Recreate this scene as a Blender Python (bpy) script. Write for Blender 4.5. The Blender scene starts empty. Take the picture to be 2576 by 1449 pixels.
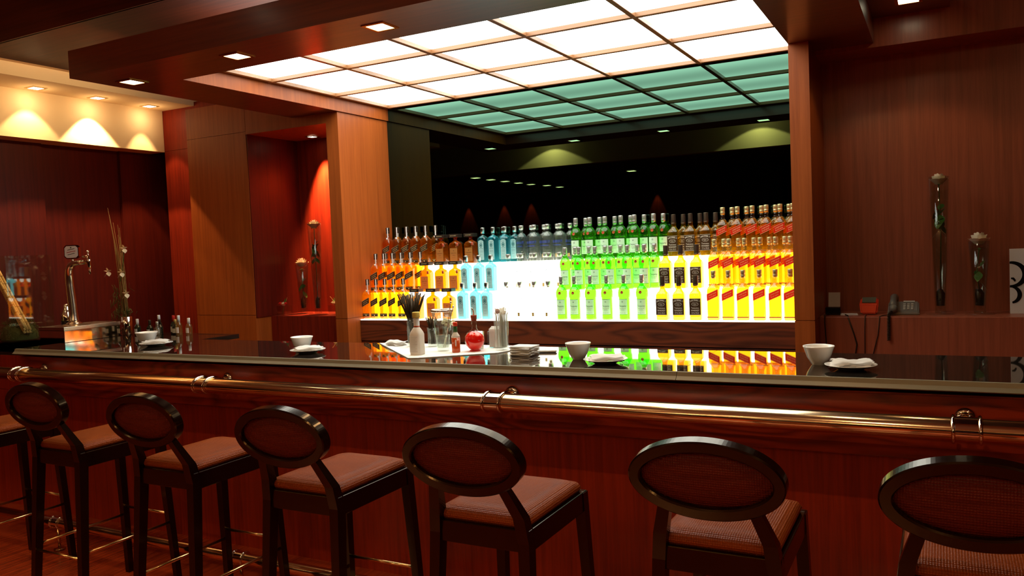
import bpy, bmesh, math, random
from math import sin, cos, pi, radians
from mathutils import Vector, Matrix
random.seed(7)
C = bpy.context.scene.collection

# ------------------------------------------------------------------ materials
def new_mat(name):
    m = bpy.data.materials.new(name); m.use_nodes = True
    nt = m.node_tree; nt.nodes.clear()
    out = nt.nodes.new('ShaderNodeOutputMaterial')
    return m, nt, out
def pbr(name, col, rough=.5, metal=0., spec=.5, coat=0., emit=None, estr=0., trans=0., ior=1.5, bump=None, coatr=.05, sheen=0.):
    m, nt, out = new_mat(name)
    b = nt.nodes.new('ShaderNodeBsdfPrincipled')
    b.inputs['Base Color'].default_value = (*col, 1)
    b.inputs['Roughness'].default_value = rough
    b.inputs['Metallic'].default_value = metal; b.inputs['Specular Tint'].default_value = (1, .62, .30, 1)
    b.inputs['Specular IOR Level'].default_value = spec
    b.inputs['Coat Weight'].default_value = coat
    b.inputs['Coat Roughness'].default_value = coatr
    b.inputs['Transmission Weight'].default_value = trans
    b.inputs['Sheen Weight'].default_value = sheen
    b.inputs['IOR'].default_value = ior
    if emit:
        b.inputs['Emission Color'].default_value = (*emit, 1); b.inputs['Emission Strength'].default_value = estr
    if bump:
        tc = nt.nodes.new('ShaderNodeTexCoord'); n = nt.nodes.new('ShaderNodeTexNoise'); n.inputs['Scale'].default_value = bump[0]
        bp = nt.nodes.new('ShaderNodeBump'); bp.inputs['Strength'].default_value = bump[1]; bp.inputs['Distance'].default_value = bump[2] if len(bump) > 2 else .01
        nt.links.new(tc.outputs['Object'], n.inputs['Vector']); nt.links.new(n.outputs['Fac'], bp.inputs['Height']); nt.links.new(bp.outputs['Normal'], b.inputs['Normal'])
    nt.links.new(b.outputs[0], out.inputs[0])
    return m
def wood(name, light, dark, grain='z', rough=.3, coat=.25, figure=0., spec=.4, streak=1.):
    """veneer: fine straight grain stretched along one axis, with an optional cathedral figure"""
    m, nt, out = new_mat(name); L = nt.links.new
    b = nt.nodes.new('ShaderNodeBsdfPrincipled')
    tc = nt.nodes.new('ShaderNodeTexCoord')
    sc = {'z': (26, 26, .9), 'x': (.9, 26, 26), 'y': (26, .9, 26)}[grain]
    mp = nt.nodes.new('ShaderNodeMapping'); mp.inputs['Scale'].default_value = sc
    L(tc.outputs['Object'], mp.inputs['Vector'])
    n1 = nt.nodes.new('ShaderNodeTexNoise'); n1.inputs['Scale'].default_value = 1.6; n1.inputs['Detail'].default_value = 6; n1.inputs['Roughness'].default_value = .7
    n1.inputs['Distortion'].default_value = .25
    L(mp.outputs[0], n1.inputs['Vector'])
    src = n1.outputs['Fac']
    if figure > 0:
        sc2 = {'z': (3.2, 3.2, .55), 'x': (.55, 3.2, 3.6), 'y': (3.2, .55, 3.2)}[grain]
        mp2 = nt.nodes.new('ShaderNodeMapping'); mp2.inputs['Scale'].default_value = sc2
        L(tc.outputs['Object'], mp2.inputs['Vector'])
        n2 = nt.nodes.new('ShaderNodeTexNoise'); n2.inputs['Scale'].default_value = 1.3; n2.inputs['Detail'].default_value = 2.5
        L(mp2.outputs[0], n2.inputs['Vector'])
        mu = nt.nodes.new('ShaderNodeMath'); mu.operation = 'MULTIPLY'; mu.inputs[1].default_value = 15
        L(n2.outputs['Fac'], mu.inputs[0])
        fr = nt.nodes.new('ShaderNodeMath'); fr.operation = 'PINGPONG'; fr.inputs[1].default_value = .5
        L(mu.outputs[0], fr.inputs[0])
        pw = nt.nodes.new('ShaderNodeMath'); pw.operation = 'MULTIPLY'; pw.inputs[1].default_value = 2.
        L(fr.outputs[0], pw.inputs[0])
        mx = nt.nodes.new('ShaderNodeMix'); mx.data_type = 'FLOAT'; mx.inputs[0].default_value = figure
        L(src, mx.inputs[2]); L(pw.outputs[0], mx.inputs[3]); src = mx.outputs[0]
    cr = nt.nodes.new('ShaderNodeValToRGB')
    cr.color_ramp.elements[0].position = .5 - .24 * streak; cr.color_ramp.elements[0].color = (*dark, 1)
    cr.color_ramp.elements[1].position = .5 + .12 * streak; cr.color_ramp.elements[1].color = (*light, 1)
    L(src, cr.inputs[0]); L(cr.outputs[0], b.inputs['Base Color'])
    b.inputs['Roughness'].default_value = rough; b.inputs['Specular IOR Level'].default_value = spec
    b.inputs['Coat Weight'].default_value = coat; b.inputs['Coat Roughness'].default_value = .18
    L(b.outputs[0], out.inputs[0])
    return m
def emis(name, col, s):
    m, nt, out = new_mat(name); e = nt.nodes.new('ShaderNodeEmission')
    e.inputs[0].default_value = (*col, 1); e.inputs[1].default_value = s
    nt.links.new(e.outputs[0], out.inputs[0]); return m
def panel_mat(name, col, s):
    """opal diffuser with tubes behind it: gentle bright and dim bands"""
    m, nt, out = new_mat(name); L = nt.links.new
    e = nt.nodes.new('ShaderNodeEmission'); e.inputs[0].default_value = (*col, 1)
    tc = nt.nodes.new('ShaderNodeTexCoord'); mp = nt.nodes.new('ShaderNodeMapping'); mp.inputs['Scale'].default_value = (.5, 1.64, 1); mp.inputs['Location'].default_value = (.2, .18, 0)
    n = nt.nodes.new('ShaderNodeTexWave'); n.bands_direction = 'Y'; n.inputs['Scale'].default_value = .314; n.inputs['Distortion'].default_value = 0.8; n.inputs['Detail'].default_value = 0
    L(tc.outputs['Object'], mp.inputs[0]); L(mp.outputs[0], n.inputs['Vector'])
    mr = nt.nodes.new('ShaderNodeMapRange'); mr.inputs['To Min'].default_value = s * .68; mr.inputs['To Max'].default_value = s * 1.2
    L(n.outputs['Fac'], mr.inputs['Value']); L(mr.outputs[0], e.inputs[1]); L(e.outputs[0], out.inputs[0]); return m
def thin_glass(name, tint=(1, 1, 1), glow=0., rough=.02, glossy=1.):
    """clear or tinted shell: tinted transmission, fresnel reflection and a little scattering"""
    m, nt, out = new_mat(name); L = nt.links.new
    t = nt.nodes.new('ShaderNodeBsdfTransparent'); t.inputs[0].default_value = (*tint, 1)
    g = nt.nodes.new('ShaderNodeBsdfGlossy'); g.inputs['Roughness'].default_value = rough; g.inputs[0].default_value = (glossy, glossy, glossy, 1)
    lw = nt.nodes.new('ShaderNodeLayerWeight'); lw.inputs['Blend'].default_value = .5
    pw = nt.nodes.new('ShaderNodeMath'); pw.operation = 'POWER'; pw.inputs[1].default_value = 4.5; L(lw.outputs['Facing'], pw.inputs[0])
    fr = nt.nodes.new('ShaderNodeMath'); fr.operation = 'MULTIPLY_ADD'; fr.inputs[1].default_value = .45; fr.inputs[2].default_value = .04; L(pw.outputs[0], fr.inputs[0])
    base = t.outputs[0]
    if glow > 0:
        d = nt.nodes.new('ShaderNodeBsdfTranslucent'); d.inputs[0].default_value = (*tint, 1)
        mx = nt.nodes.new('ShaderNodeMixShader'); mx.inputs[0].default_value = glow
        L(t.outputs[0], mx.inputs[1]); L(d.outputs[0], mx.inputs[2]); base = mx.outputs[0]
    ms = nt.nodes.new('ShaderNodeMixShader'); L(fr.outputs[0], ms.inputs[0]); L(base, ms.inputs[1]); L(g.outputs[0], ms.inputs[2])
    L(ms.outputs[0], out.inputs[0]); return m

def transl(name, col, amt=.5):
    m, nt, out = new_mat(name); L = nt.links.new
    d = nt.nodes.new('ShaderNodeBsdfDiffuse'); t = nt.nodes.new('ShaderNodeBsdfTranslucent'); mx = nt.nodes.new('ShaderNodeMixShader')
    d.inputs[0].default_value = (*col, 1); t.inputs[0].default_value = (*col, 1); mx.inputs[0].default_value = amt
    L(d.outputs[0], mx.inputs[1]); L(t.outputs[0], mx.inputs[2]); L(mx.outputs[0], out.inputs[0]); return m
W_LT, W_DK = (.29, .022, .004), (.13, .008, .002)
M = {}
M['wood_z'] = wood('veneer_vertical', W_LT, W_DK, 'z', .32)
M['wood_x'] = wood('veneer_horizontal_figured', (.30, .030, .007), (.13, .010, .003), 'x', .30, figure=.45, coat=.1)
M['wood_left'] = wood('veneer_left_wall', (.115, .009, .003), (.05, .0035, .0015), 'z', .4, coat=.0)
M['wood_shelf'] = wood('veneer_back_counter', (.15, .030, .008), (.06, .012, .004), 'x', .45, figure=.45, coat=.1)
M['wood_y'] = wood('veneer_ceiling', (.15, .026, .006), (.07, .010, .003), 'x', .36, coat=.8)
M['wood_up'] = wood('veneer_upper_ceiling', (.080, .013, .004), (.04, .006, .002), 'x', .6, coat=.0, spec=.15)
M['wood_ret'] = wood('veneer_return', (.36, .080, .012), (.20, .037, .005), 'z', .42, streak=1.3, coat=.0, spec=.25)
M['wood_niche'] = wood('veneer_niche', (.22, .017, .004), (.10, .006, .002), 'z', .5, coat=.0, spec=.2)
M['wood_right'] = wood('veneer_right', (.36, .085, .038), (.20, .046, .020), 'z', .34, coat=.1)
M['floor'] = wood('floor_boards', (.36, .05, .012), (.15, .015, .004), 'y', .22, coat=.4)
M['stool'] = pbr('stool_dark_wood', (.007, .0016, .0007), .17, spec=.38, coat=.0)
M['beige'] = pbr('painted_plaster', (.88, .68, .41), .85)
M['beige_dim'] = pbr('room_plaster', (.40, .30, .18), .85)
M['dark'] = pbr('dark_room_wall', (.03, .016, .010), .6)
M['brass'] = pbr('brushed_brass', (.88, .64, .40), .15, 1.)
M['brass2'] = pbr('brass_rod', (.62, .36, .16), .22, 1.)
M['chrome'] = pbr('chrome', (.85, .82, .74), .07, 1.)
M['tapchrome'] = pbr('satin_chrome', (.95, .90, .80), .16, 1.)
M['steel'] = pbr('steel', (.62, .58, .50), .22, 1.)
M['granite'] = pbr('polished_granite', (.012, .009, .007), .025, spec=.9, ior=1.75)
M['honed'] = pbr('honed_granite', (.20, .19, .14), .42, spec=.5)
M['black'] = pbr('black', (.006, .005, .005), .5)
M['blackgloss'] = pbr('black_gloss', (.008, .007, .007), .12)
M['mull'] = wood('mullion_wood', (.30, .13, .05), (.20, .08, .03), 'x', .35)
M['porcelain'] = pbr('porcelain', (.93, .91, .87), .15, coat=.4)
M['paper'] = transl('paper', (.93, .90, .86), .4)
M['cloth'] = pbr('cloth', (.88, .85, .80), .85, bump=(90, .3, .004))
M['cream'] = transl('cream_wrap', (.86, .78, .68), .3)
M['yellowcap'] = pbr('yellow_cap', (.72, .55, .12), .4)
M['white'] = pbr('white_plastic', (.80, .80, .78), .4)
M['panel'] = panel_mat('opal_light_panel', (.95, 1., .92), 6.4)
M['lit'] = emis('lit_acrylic', (1., .96, .80), 4.2)
M['lamp'] = emis('halogen', (1., .80, .42), 9.)
M['lampw'] = emis('halogen_pale', (1., .92, .62), 14.)
M['lampdim'] = emis('far_lamp', (1., .72, .35), 22.)
M['glass'] = thin_glass('clear_glass', (.95, .97, .96))
M['glass2'] = thin_glass('thick_glass', (.86, .88, .84))
M['water'] = thin_glass('water', (.93, .95, .93))
M['amber'] = thin_glass('whisky_glass', (.97, .66, .07), .10)
M['amber2'] = thin_glass('dark_whisky_glass', (.96, .58, .05), .10)
M['bourbon'] = thin_glass('bourbon_glass', (.97, .68, .07), .08)
M['amaretto'] = thin_glass('amaretto_glass', (.93, .42, .03), .10)
M['green'] = thin_glass('green_glass', (.36, .92, .10), .08)
M['blue'] = thin_glass('blue_glass', (.32, .86, .92), .10)
M['vodka'] = thin_glass('vodka_glass', (.96, .97, .95), .04)
M['redliq'] = pbr('red_syrup', (.90, .008, .004), .10, coat=.3)
M['sauce'] = pbr('pepper_sauce', (.50, .055, .01), .15, coat=.5)
M['lbl_black'] = pbr('label_black', (.030, .016, .008), .4)
M['lbl_red'] = transl('label_red', (.60, .030, .012), .3)
M['lbl_gold'] = pbr('label_gold', (.55, .36, .11), .35, .5)
M['lbl_bronze'] = transl('label_bronze', (.36, .17, .045), .3)
M['lbl_green'] = transl('label_pale_green', (.66, .78, .60), .10)
M['lbl_ice'] = transl('label_ice_blue', (.56, .82, .78), .4)
M['ink'] = pbr('ink_dark', (.03, .06, .05), .6)
M['inkteal'] = pbr('ink_teal', (.02, .15, .16), .6)
M['inkgold'] = pbr('ink_gold', (.72, .55, .26), .5)
M['inkcream'] = pbr('ink_cream', (.78, .70, .55), .6)
M['inkblue'] = pbr('ink_blue', (.02, .06, .42), .5)
M['cap_gold'] = pbr('cap_gold', (.62, .55, .28), .3, .7)
M['cap_silver'] = pbr('cap_silver', (.55, .56, .52), .3, .8)
M['cap_black'] = pbr('cap_black', (.02, .015, .012), .3)
M['seal'] = pbr('seal_red', (.36, .045, .02), .5)
M['petal'] = pbr('rose_petal', (.86, .74, .52), .6, sheen=.2)
M['petalred'] = pbr('red_petal', (.70, .03, .02), .6)
M['leaf'] = pbr('leaf', (.06, .17, .035), .45)
M['stem'] = pbr('stem', (.05, .09, .02), .5)
M['reed'] = pbr('dry_reed', (.30, .17, .05), .7)
M['bamboo'] = pbr('bamboo', (.62, .38, .12), .5)
M['moss'] = pbr('moss', (.07, .075, .02), .9)
M['pebble'] = pbr('black_pebbles', (.008, .008, .009), .3)
M['phone'] = pbr('phone_grey', (.13, .12, .10), .35)
M['phonekey'] = pbr('phone_keys', (.42, .38, .30), .5)
M['redplast'] = pbr('red_plastic', (.70, .035, .010), .3)
M['lcd'] = pbr('lcd', (.10, .11, .07), .2)
M['winered'] = pbr('capsule_red', (.45, .02, .02), .35)
M['winedark'] = pbr('dark_bottle', (.012, .016, .010), .08)
M['bottlecl'] = thin_glass('small_clear_bottle', (.75, .62, .40), .15)
M['straw'] = pbr('black_straw', (.012, .008, .005), .35)
M['clearstraw'] = transl('pale_straw', (.95, .92, .84), .55)

def mirror_mat():
    m, nt, out = new_mat('dark_tinted_mirror')
    g = nt.nodes.new('ShaderNodeBsdfGlossy'); g.inputs[0].default_value = (.040, .084, .060, 1); g.inputs['Roughness'].default_value = .004
    nt.links.new(g.outputs[0], out.inputs[0]); return m
M['mirror'] = mirror_mat()
def weave_mat(name, a, b_, sc, rough=.38, spec=.5, metal=0.):
    m, nt, out = new_mat(name); L = nt.links.new
    b = nt.nodes.new('ShaderNodeBsdfPrincipled'); tc = nt.nodes.new('ShaderNodeTexCoord')
    mp = nt.nodes.new('ShaderNodeMapping'); mp.inputs['Rotation'].default_value = (0, 0, 0); mp.inputs['Scale'].default_value = (sc, sc, sc)
    ch = nt.nodes.new('ShaderNodeTexVoronoi'); ch.inputs['Scale'].default_value = 1.0; ch.inputs['Randomness'].default_value = .12
    mp2 = nt.nodes.new('ShaderNodeMapping'); mp2.inputs['Scale'].default_value = (3, 3, 40)
    n = nt.nodes.new('ShaderNodeTexNoise'); n.inputs['Scale'].default_value = 3
    L(tc.outputs['Object'], mp.inputs[0]); L(mp.outputs[0], ch.inputs['Vector'])
    L(tc.outputs['Object'], mp2.inputs[0]); L(mp2.outputs[0], n.inputs['Vector'])
    mr = nt.nodes.new('ShaderNodeMapRange'); mr.inputs['From Min'].default_value = .1; mr.inputs['From Max'].default_value = .75
    L(ch.outputs['Distance'], mr.inputs['Value'])
    ad = nt.nodes.new('ShaderNodeMath'); ad.operation = 'MULTIPLY'; L(mr.outputs[0], ad.inputs[0]); L(n.outputs['Fac'], ad.inputs[1])
    mx = nt.nodes.new('ShaderNodeMix'); mx.data_type = 'RGBA'; mx.inputs[6].default_value = (*a, 1); mx.inputs[7].default_value = (*b_, 1)
    L(ad.outputs[0], mx.inputs[0]); L(mx.outputs[2], b.inputs['Base Color'])
    bp = nt.nodes.new('ShaderNodeBump'); bp.inputs['Strength'].default_value = 1.; bp.inputs['Distance'].default_value = .002; bp.invert = True
    L(mr.outputs[0], bp.inputs['Height']); L(bp.outputs[0], b.inputs['Normal'])
    b.inputs['Roughness'].default_value = rough; b.inputs['Specular IOR Level'].default_value = spec; b.inputs['Metallic'].default_value = metal
    L(b.outputs[0], out.inputs[0]); return m
M['seat'] = weave_mat('woven_seat_vinyl', (.30, .058, .006), (.08, .010, .002), 160, .42, .12, .04)
M['backpad'] = weave_mat('woven_back_vinyl', (.12, .013, .004), (.03, .003, .001), 160, .45, .25)

# ------------------------------------------------------------------ mesh building
class MB:
    def __init__(s): s.v = []; s.f = []; s.m = []; s.sm = []
    def add(s, vs, fs, m=0, smooth=False):
        o = len(s.v); s.v += [tuple(p) for p in vs]
        for f in fs: s.f.append(tuple(i + o for i in f)); s.m.append(m); s.sm.append(smooth)
        return s
    def box(s, x0, x1, y0, y1, z0, z1, bev=0., m=0, seg=2):
        if bev <= 0:
            vs = [(x, y, z) for z in (z0, z1) for y in (y0, y1) for x in (x0, x1)]
            return s.add(vs, [(0, 2, 3, 1), (4, 5, 7, 6), (0, 1, 5, 4), (2, 6, 7, 3), (0, 4, 6, 2), (1, 3, 7, 5)], m)
        bm = bmesh.new(); bmesh.ops.create_cube(bm, size=1)
        for v in bm.verts: v.co = Vector(((x0 + x1) / 2 + v.co.x * (x1 - x0), (y0 + y1) / 2 + v.co.y * (y1 - y0), (z0 + z1) / 2 + v.co.z * (z1 - z0)))
        bmesh.ops.bevel(bm, geom=bm.edges[:], offset=bev, segments=seg, profile=.5, affect='EDGES')
        bm.verts.index_update(); s.add([v.co.copy() for v in bm.verts], [[v.index for v in f.verts] for f in bm.faces], m, False); bm.free(); return s
    def hexa(s, p, m=0, smooth=False):   # eight corners: bottom four ccw, top four ccw
        return s.add(p, [(3, 2, 1, 0), (4, 5, 6, 7), (0, 1, 5, 4), (1, 2, 6, 5), (2, 3, 7, 6), (3, 0, 4, 7)], m, smooth)
    def beam(s, a, b, wa, da, wb=None, db=None, m=0):   # square post from a to b
        wb = wa if wb is None else wb; db = da if db is None else db
        P = [(a[0] + i * wa / 2, a[1] + j * da / 2, a[2]) for i, j in ((-1, -1), (1, -1), (1, 1), (-1, 1))]
        Q = [(b[0] + i * wb / 2, b[1] + j * db / 2, b[2]) for i, j in ((-1, -1), (1, -1), (1, 1), (-1, 1))]
        return s.hexa(P + Q, m)
    def lathe(s, prof, n=24, c=(0, 0, 0), m=0, smooth=True, cap=True, sx=1., sy=1.):
        vs = []; fs = []
        for r, z in prof:
            for k in range(n):
                a = 2 * pi * k / n; vs.append((c[0] + r * cos(a) * sx, c[1] + r * sin(a) * sy, c[2] + z))
        for i in range(len(prof) - 1):
            for k in range(n):
                k2 = (k + 1) % n; fs.append((i * n + k, i * n + k2, (i + 1) * n + k2, (i + 1) * n + k))
        if cap:
            fs.append(tuple(range(n - 1, -1, -1))); q = (len(prof) - 1) * n; fs.append(tuple(range(q, q + n)))
        return s.add(vs, fs, m, smooth)
    def loft(s, lev, nc=4, c=(0, 0, 0), m=0, smooth=True, cap=True):
        """rounded-rectangle sections: (z, half width, half depth, corner radius)"""
        vs = []; n = 4 * (nc + 1)
        for z, a, b, r in lev:
            r = min(r, a, b)
            for q, (sx, sy) in enumerate(((1, 1), (-1, 1), (-1, -1), (1, -1))):
                for k in range(nc + 1):
                    t = q * pi / 2 + k * pi / 2 / nc
                    vs.append((c[0] + sx * (a - r) + r * cos(t), c[1] + sy * (b - r) + r * sin(t), c[2] + z))
        fs = []
        for i in range(len(lev) - 1):
            for k in range(n):
                k2 = (k + 1) % n; fs.append((i * n + k, i * n + k2, (i + 1) * n + k2, (i + 1) * n + k))
        if cap:
            fs.append(tuple(range(n - 1, -1, -1))); q = (len(lev) - 1) * n; fs.append(tuple(range(q, q + n)))
        return s.add(vs, fs, m, smooth)
    def tube(s, pts, r, n=10, m=0, closed=False, caps=True, sc=None):
        P = [Vector(p) for p in pts]; N = len(P); vs = []; fs = []; up = None
        for i in range(N):
            if closed: d = P[(i + 1) % N] - P[i - 1]
            else: d = P[min(i + 1, N - 1)] - P[max(i - 1, 0)]
            d.normalize()
            if up is None: up = Vector((0, 0, 1)) if abs(d.z) < .9 else Vector((1, 0, 0))
            u = (up - d * up.dot(d)).normalized(); w = d.cross(u); up = u
            rr = r[i] if isinstance(r, (list, tuple)) else r
            for k in range(n):
                a = 2 * pi * k / n; vs.append(P[i] + (u * cos(a) + w * sin(a)) * rr)
        for i in range(N if closed else N - 1):
            j = (i + 1) % N
            for k in range(n):
                k2 = (k + 1) % n; fs.append((i * n + k, i * n + k2, j * n + k2, j * n + k))
        if caps and not closed:
            fs.append(tuple(range(n - 1, -1, -1))); q = (N - 1) * n; fs.append(tuple(range(q, q + n)))
        return s.add(vs, fs, m, True)
    def ball(s, c, r, m=0, n=12, sz=1.):
        k = n // 2; return s.lathe([(max(r * sin(pi * i / k), 1e-5), -r * cos(pi * i / k) * sz) for i in range(k + 1)], n, c, m, cap=False)
    def prism(s, poly, z0, z1, m=0):
        n = len(poly); vs = [(x, y, z0) for x, y in poly] + [(x, y, z1) for x, y in poly]
        return s.add(vs, [tuple(range(n - 1, -1, -1)), tuple(range(n, 2 * n))] + [(i, (i + 1) % n, n + (i + 1) % n, n + i) for i in range(n)], m)
    def xf(s, M4):
        s.v = [tuple(M4 @ Vector(p)) for p in s.v]; return s
    def mesh(s, name, mats):
        me = bpy.data.meshes.new(name); me.from_pydata(s.v, [], s.f)
        for mt in (mats if isinstance(mats, (list, tuple)) else [mats]): me.materials.append(M[mt] if isinstance(mt, str) else mt)
        me.polygons.foreach_set('material_index', s.m); me.polygons.foreach_set('use_smooth', s.sm)
        me.update(); return me
    def build(s, name, mats, parent=None, **kw): return put(name, s.mesh(name, mats), parent, **kw)
def put(name, data, parent=None, loc=(0, 0, 0), rot=(0, 0, 0)):
    o = bpy.data.objects.new(name, data); C.objects.link(o); o.location = loc; o.rotation_euler = rot
    if parent: o.parent = parent
    return o
def tag(o, label=None, cat=None, group=None, kind=None):
    if label: o['label'] = label
    if cat: o['category'] = cat
    if group: o['group'] = group
    if kind: o['kind'] = kind
    return o
def root(name, loc, label, cat, group=None, rz=0.):
    o = put(name, None, None, loc, (0, 0, rz)); o.empty_display_size = .05
    return tag(o, label, cat, group)
def struct(name, mb, mats, label=None):
    o = mb.build(name, mats); o['kind'] = 'structure'
    if label: o['label'] = label
    return o
def copy_tree(o, parent=None):
    c = o.copy(); C.objects.link(c)
    if parent: c.parent = parent
    for ch in kids(o): copy_tree(ch, c)
    return c
def kids(o): return [x for x in list(C.objects) if x.parent == o]
def BOX(*a, **k): return MB().box(*a, **k)

# lettering: outline text turned into mesh faces, laid on x/z facing -y
_tx = {}
def text(s, size, width=None):
    k = (s, size, width)
    if k in _tx: return _tx[k]
    cu = bpy.data.curves.new('t', 'FONT'); cu.body = s; cu.size = size; cu.align_x = 'CENTER'; cu.align_y = 'CENTER'; cu.resolution_u = 1
    ob = bpy.data.objects.new('t', cu); C.objects.link(ob); dg = bpy.context.evaluated_depsgraph_get(); dg.update()
    me = ob.evaluated_get(dg).to_mesh(); V = [(v.co.x, v.co.y) for v in me.vertices]; F = [tuple(p.vertices) for p in me.polygons]
    ob.evaluated_get(dg).to_mesh_clear(); C.objects.unlink(ob); bpy.data.objects.remove(ob); bpy.data.curves.remove(cu)
    if width and V:
        x0 = min(v[0] for v in V); x1 = max(v[0] for v in V); f = width / (x1 - x0); V = [(x * f, y) for x, y in V]
    _tx[k] = (V, F); return _tx[k]
def lay(mb, V, F, x, z, y, m, ang=0., shear=0.):
    ca, sa = cos(ang), sin(ang)
    mb.add([(x + a * ca - b * sa, y, z + a * sa + b * ca) for a, b in V], F, m)
def layround(mb, V, F, x, z, r, m):   # wrapped on a cylinder of radius r, facing -y
    mb.add([(r * sin((x + a) / r), -r * cos((x + a) / r), z + b) for a, b in V], F, m)
def patch(mb, r, w, z0, z1, m, n=10, x=0.):  # curved label
    vs = []
    for i in range(n + 1):
        t = (x - w / 2 + w * i / n) / r
        vs += [(r * sin(t), -r * cos(t), z0), (r * sin(t), -r * cos(t), z1)]
    mb.add(vs, [(2 * i, 2 * i + 2, 2 * i + 3, 2 * i + 1) for i in range(n)], m, True)

# ------------------------------------------------------------------ room shell
XW = -6.13          # wood wall at the left end of the bar
struct('floor', BOX(-12, 5, -8.7, 5.3, -.1, 0), 'floor')
struct('ceiling', BOX(-12, 5, -8.7, 5.3, 3.45, 3.55), 'beige_dim')
struct('wall_back', BOX(-12, 5, 5.158, 5.3, 0, 3.45), 'wood_z')
struct('wall_front', BOX(-12, 5, -8.8, -8.7, 0, 3.45), 'wood_niche')
struct('wall_right', BOX(5, 5.1, -8.7, 5.3, 0, 3.45), 'dark')
struct('wall_far_left', BOX(-12.1, -12, -8.7, 5.3, 0, 3.45), 'dark')
# left wall beside the bar: flush veneer boards with one recessed board
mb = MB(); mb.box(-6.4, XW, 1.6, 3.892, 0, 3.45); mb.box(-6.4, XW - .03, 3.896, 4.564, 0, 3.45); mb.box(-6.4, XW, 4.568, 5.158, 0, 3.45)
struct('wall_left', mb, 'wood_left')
# white bulkhead with the scallops, lamp strip and its fascia
struct('trim_1', BOX(-6.2, -5.95, 1.6, 4.878, 2.512, 2.956), 'beige', 'white plaster bulkhead')
mb = MB(); mb.box(-5.95, -5.559, 1.6, 4.878, 2.866, 2.956); mb.box(-5.559, -5.50, 1.6, 5.107, 2.956, 3.02); mb.box(-5.60, -5.559, 4.878, 5.107, 2.866, 2.956)
struct('ceiling_strip', mb, 'beige', 'white lowered ceiling strip')
mb = MB(); mb.box(-5.95, -5.296, 4.88, 5.158, 0, 2.516); mb.box(-5.95, -5.296, 4.88, 5.158, 2.520, 2.90)
mb.box(-5.95, -5.30, 4.886, 5.158, 2.515, 2.521)
struct('wall_left_end', mb, 'wood_niche')
# veneered block between the end wall and the niche, with panel joints
mb = MB(); mb.box(-5.296, -4.656, 4.56, 5.158, 0, 1.118); mb.box(-5.296, -4.656, 4.56, 5.158, 1.122, 2.518); mb.box(-5.296, -4.658, 4.56, 5.158, 2.522, 2.76)
mb.box(-5.29, -4.66, 4.566, 5.158, 1.117, 1.123); mb.box(-5.29, -4.66, 4.566, 5.158, 2.517, 2.523)
struct('wall_panel_left', mb, 'wood_ret')
# niche left: side sheet (shade put into its dark colour), header, back, sill
struct('wall_niche_side_shade', BOX(-4.6555, -4.648, 4.565, 5.107, 1.10, 2.50), 'wood_left')
struct('wall_niche_left', BOX(-4.656, -3.869, 5.107, 5.158, 1.10, 2.76), 'wood_niche')
struct('wall_header_left', BOX(-4.655, -3.869, 4.56, 5.107, 2.50, 2.76), 'wood_ret')
mb = MB(); mb.box(-4.656, -3.869, 4.72, 5.158, 0, 1.10, .003); 
struct('wall_sill_left', mb, 'wood_niche')
# returns either side of the mirror
mb = MB(); mb.box(-3.869, -3.762, 4.56, 5.158, 0, 1.094); mb.box(-3.869, -3.762, 4.56, 5.158, 1.098, 2.572); mb.box(-3.865, -3.766, 4.565, 5.158, 1.09, 1.10)
struct('wall_return_left', mb, 'wood_ret')
mb = MB(); mb.box(-.698, -.595, 4.56, 5.107, 0, 1.094); mb.box(-.698, -.595, 4.56, 5.107, 1.098, 2.572); mb.box(-.694, -.599, 4.565, 5.107, 1.09, 1.10)
mb.box(-.698, -.595, 5.107, 5.158, 0, 2.572)
struct('wall_return_right', mb, 'wood_ret')
# right niche
struct('wall_niche_right', BOX(-.595, 3.2, 5.107, 5.158, 1.10, 3.0), 'wood_right')
struct('wall_header_right', BOX(-.595, 3.2, 4.834, 5.107, 2.548, 3.3), 'wood_right')
struct('wall_sill_right', BOX(-.595, 3.2, 4.74, 5.158, 0, 1.10, bev=.003), 'wood_right')
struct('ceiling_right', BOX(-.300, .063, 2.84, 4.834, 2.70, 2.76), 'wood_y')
# dropped soffit ring round the light ceiling
mb = MB(); mb.box(-4.18, -.300, 2.839, 3.226, 2.572, 2.72); mb.box(-4.18, -3.752, 3.226, 4.56, 2.572, 2.72); mb.box(-.698, -.300, 3.226, 4.834, 2.572, 2.72)
mb.box(-3.869, -3.752, 4.56, 5.158, 2.574, 2.72); mb.box(-.698, -.595, 4.834, 5.158, 2.574, 2.72)
struct('ceiling_soffit', mb, 'wood_y')
struct('trim_2', BOX(-3.7525, -3.748, 3.226, 5.157, 2.572, 2.675), 'wood_ret')
# upper wood ceiling with its fascia
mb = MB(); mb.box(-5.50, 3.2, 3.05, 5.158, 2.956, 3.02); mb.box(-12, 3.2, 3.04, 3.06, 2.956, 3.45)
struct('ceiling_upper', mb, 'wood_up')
# room behind the viewer, seen only in the mirror
struct('ceiling_bulkhead', BOX(-11, 4.5, -2.75, -2.6, 2.96, 3.45), 'beige_dim')
struct('ceiling_rear', BOX(-12, 5, -8.7, -2.75, 2.96, 3.0), 'dark')
struct('column_1', BOX(-3.4, -2.5, -5.6, -5.0, 0, 2.96), 'black')
struct('wall_mirror', BOX(-3.762, -.698, 5.146, 5.158, 1.10, 2.668), 'mirror', 'dark tinted mirror wall')

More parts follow.
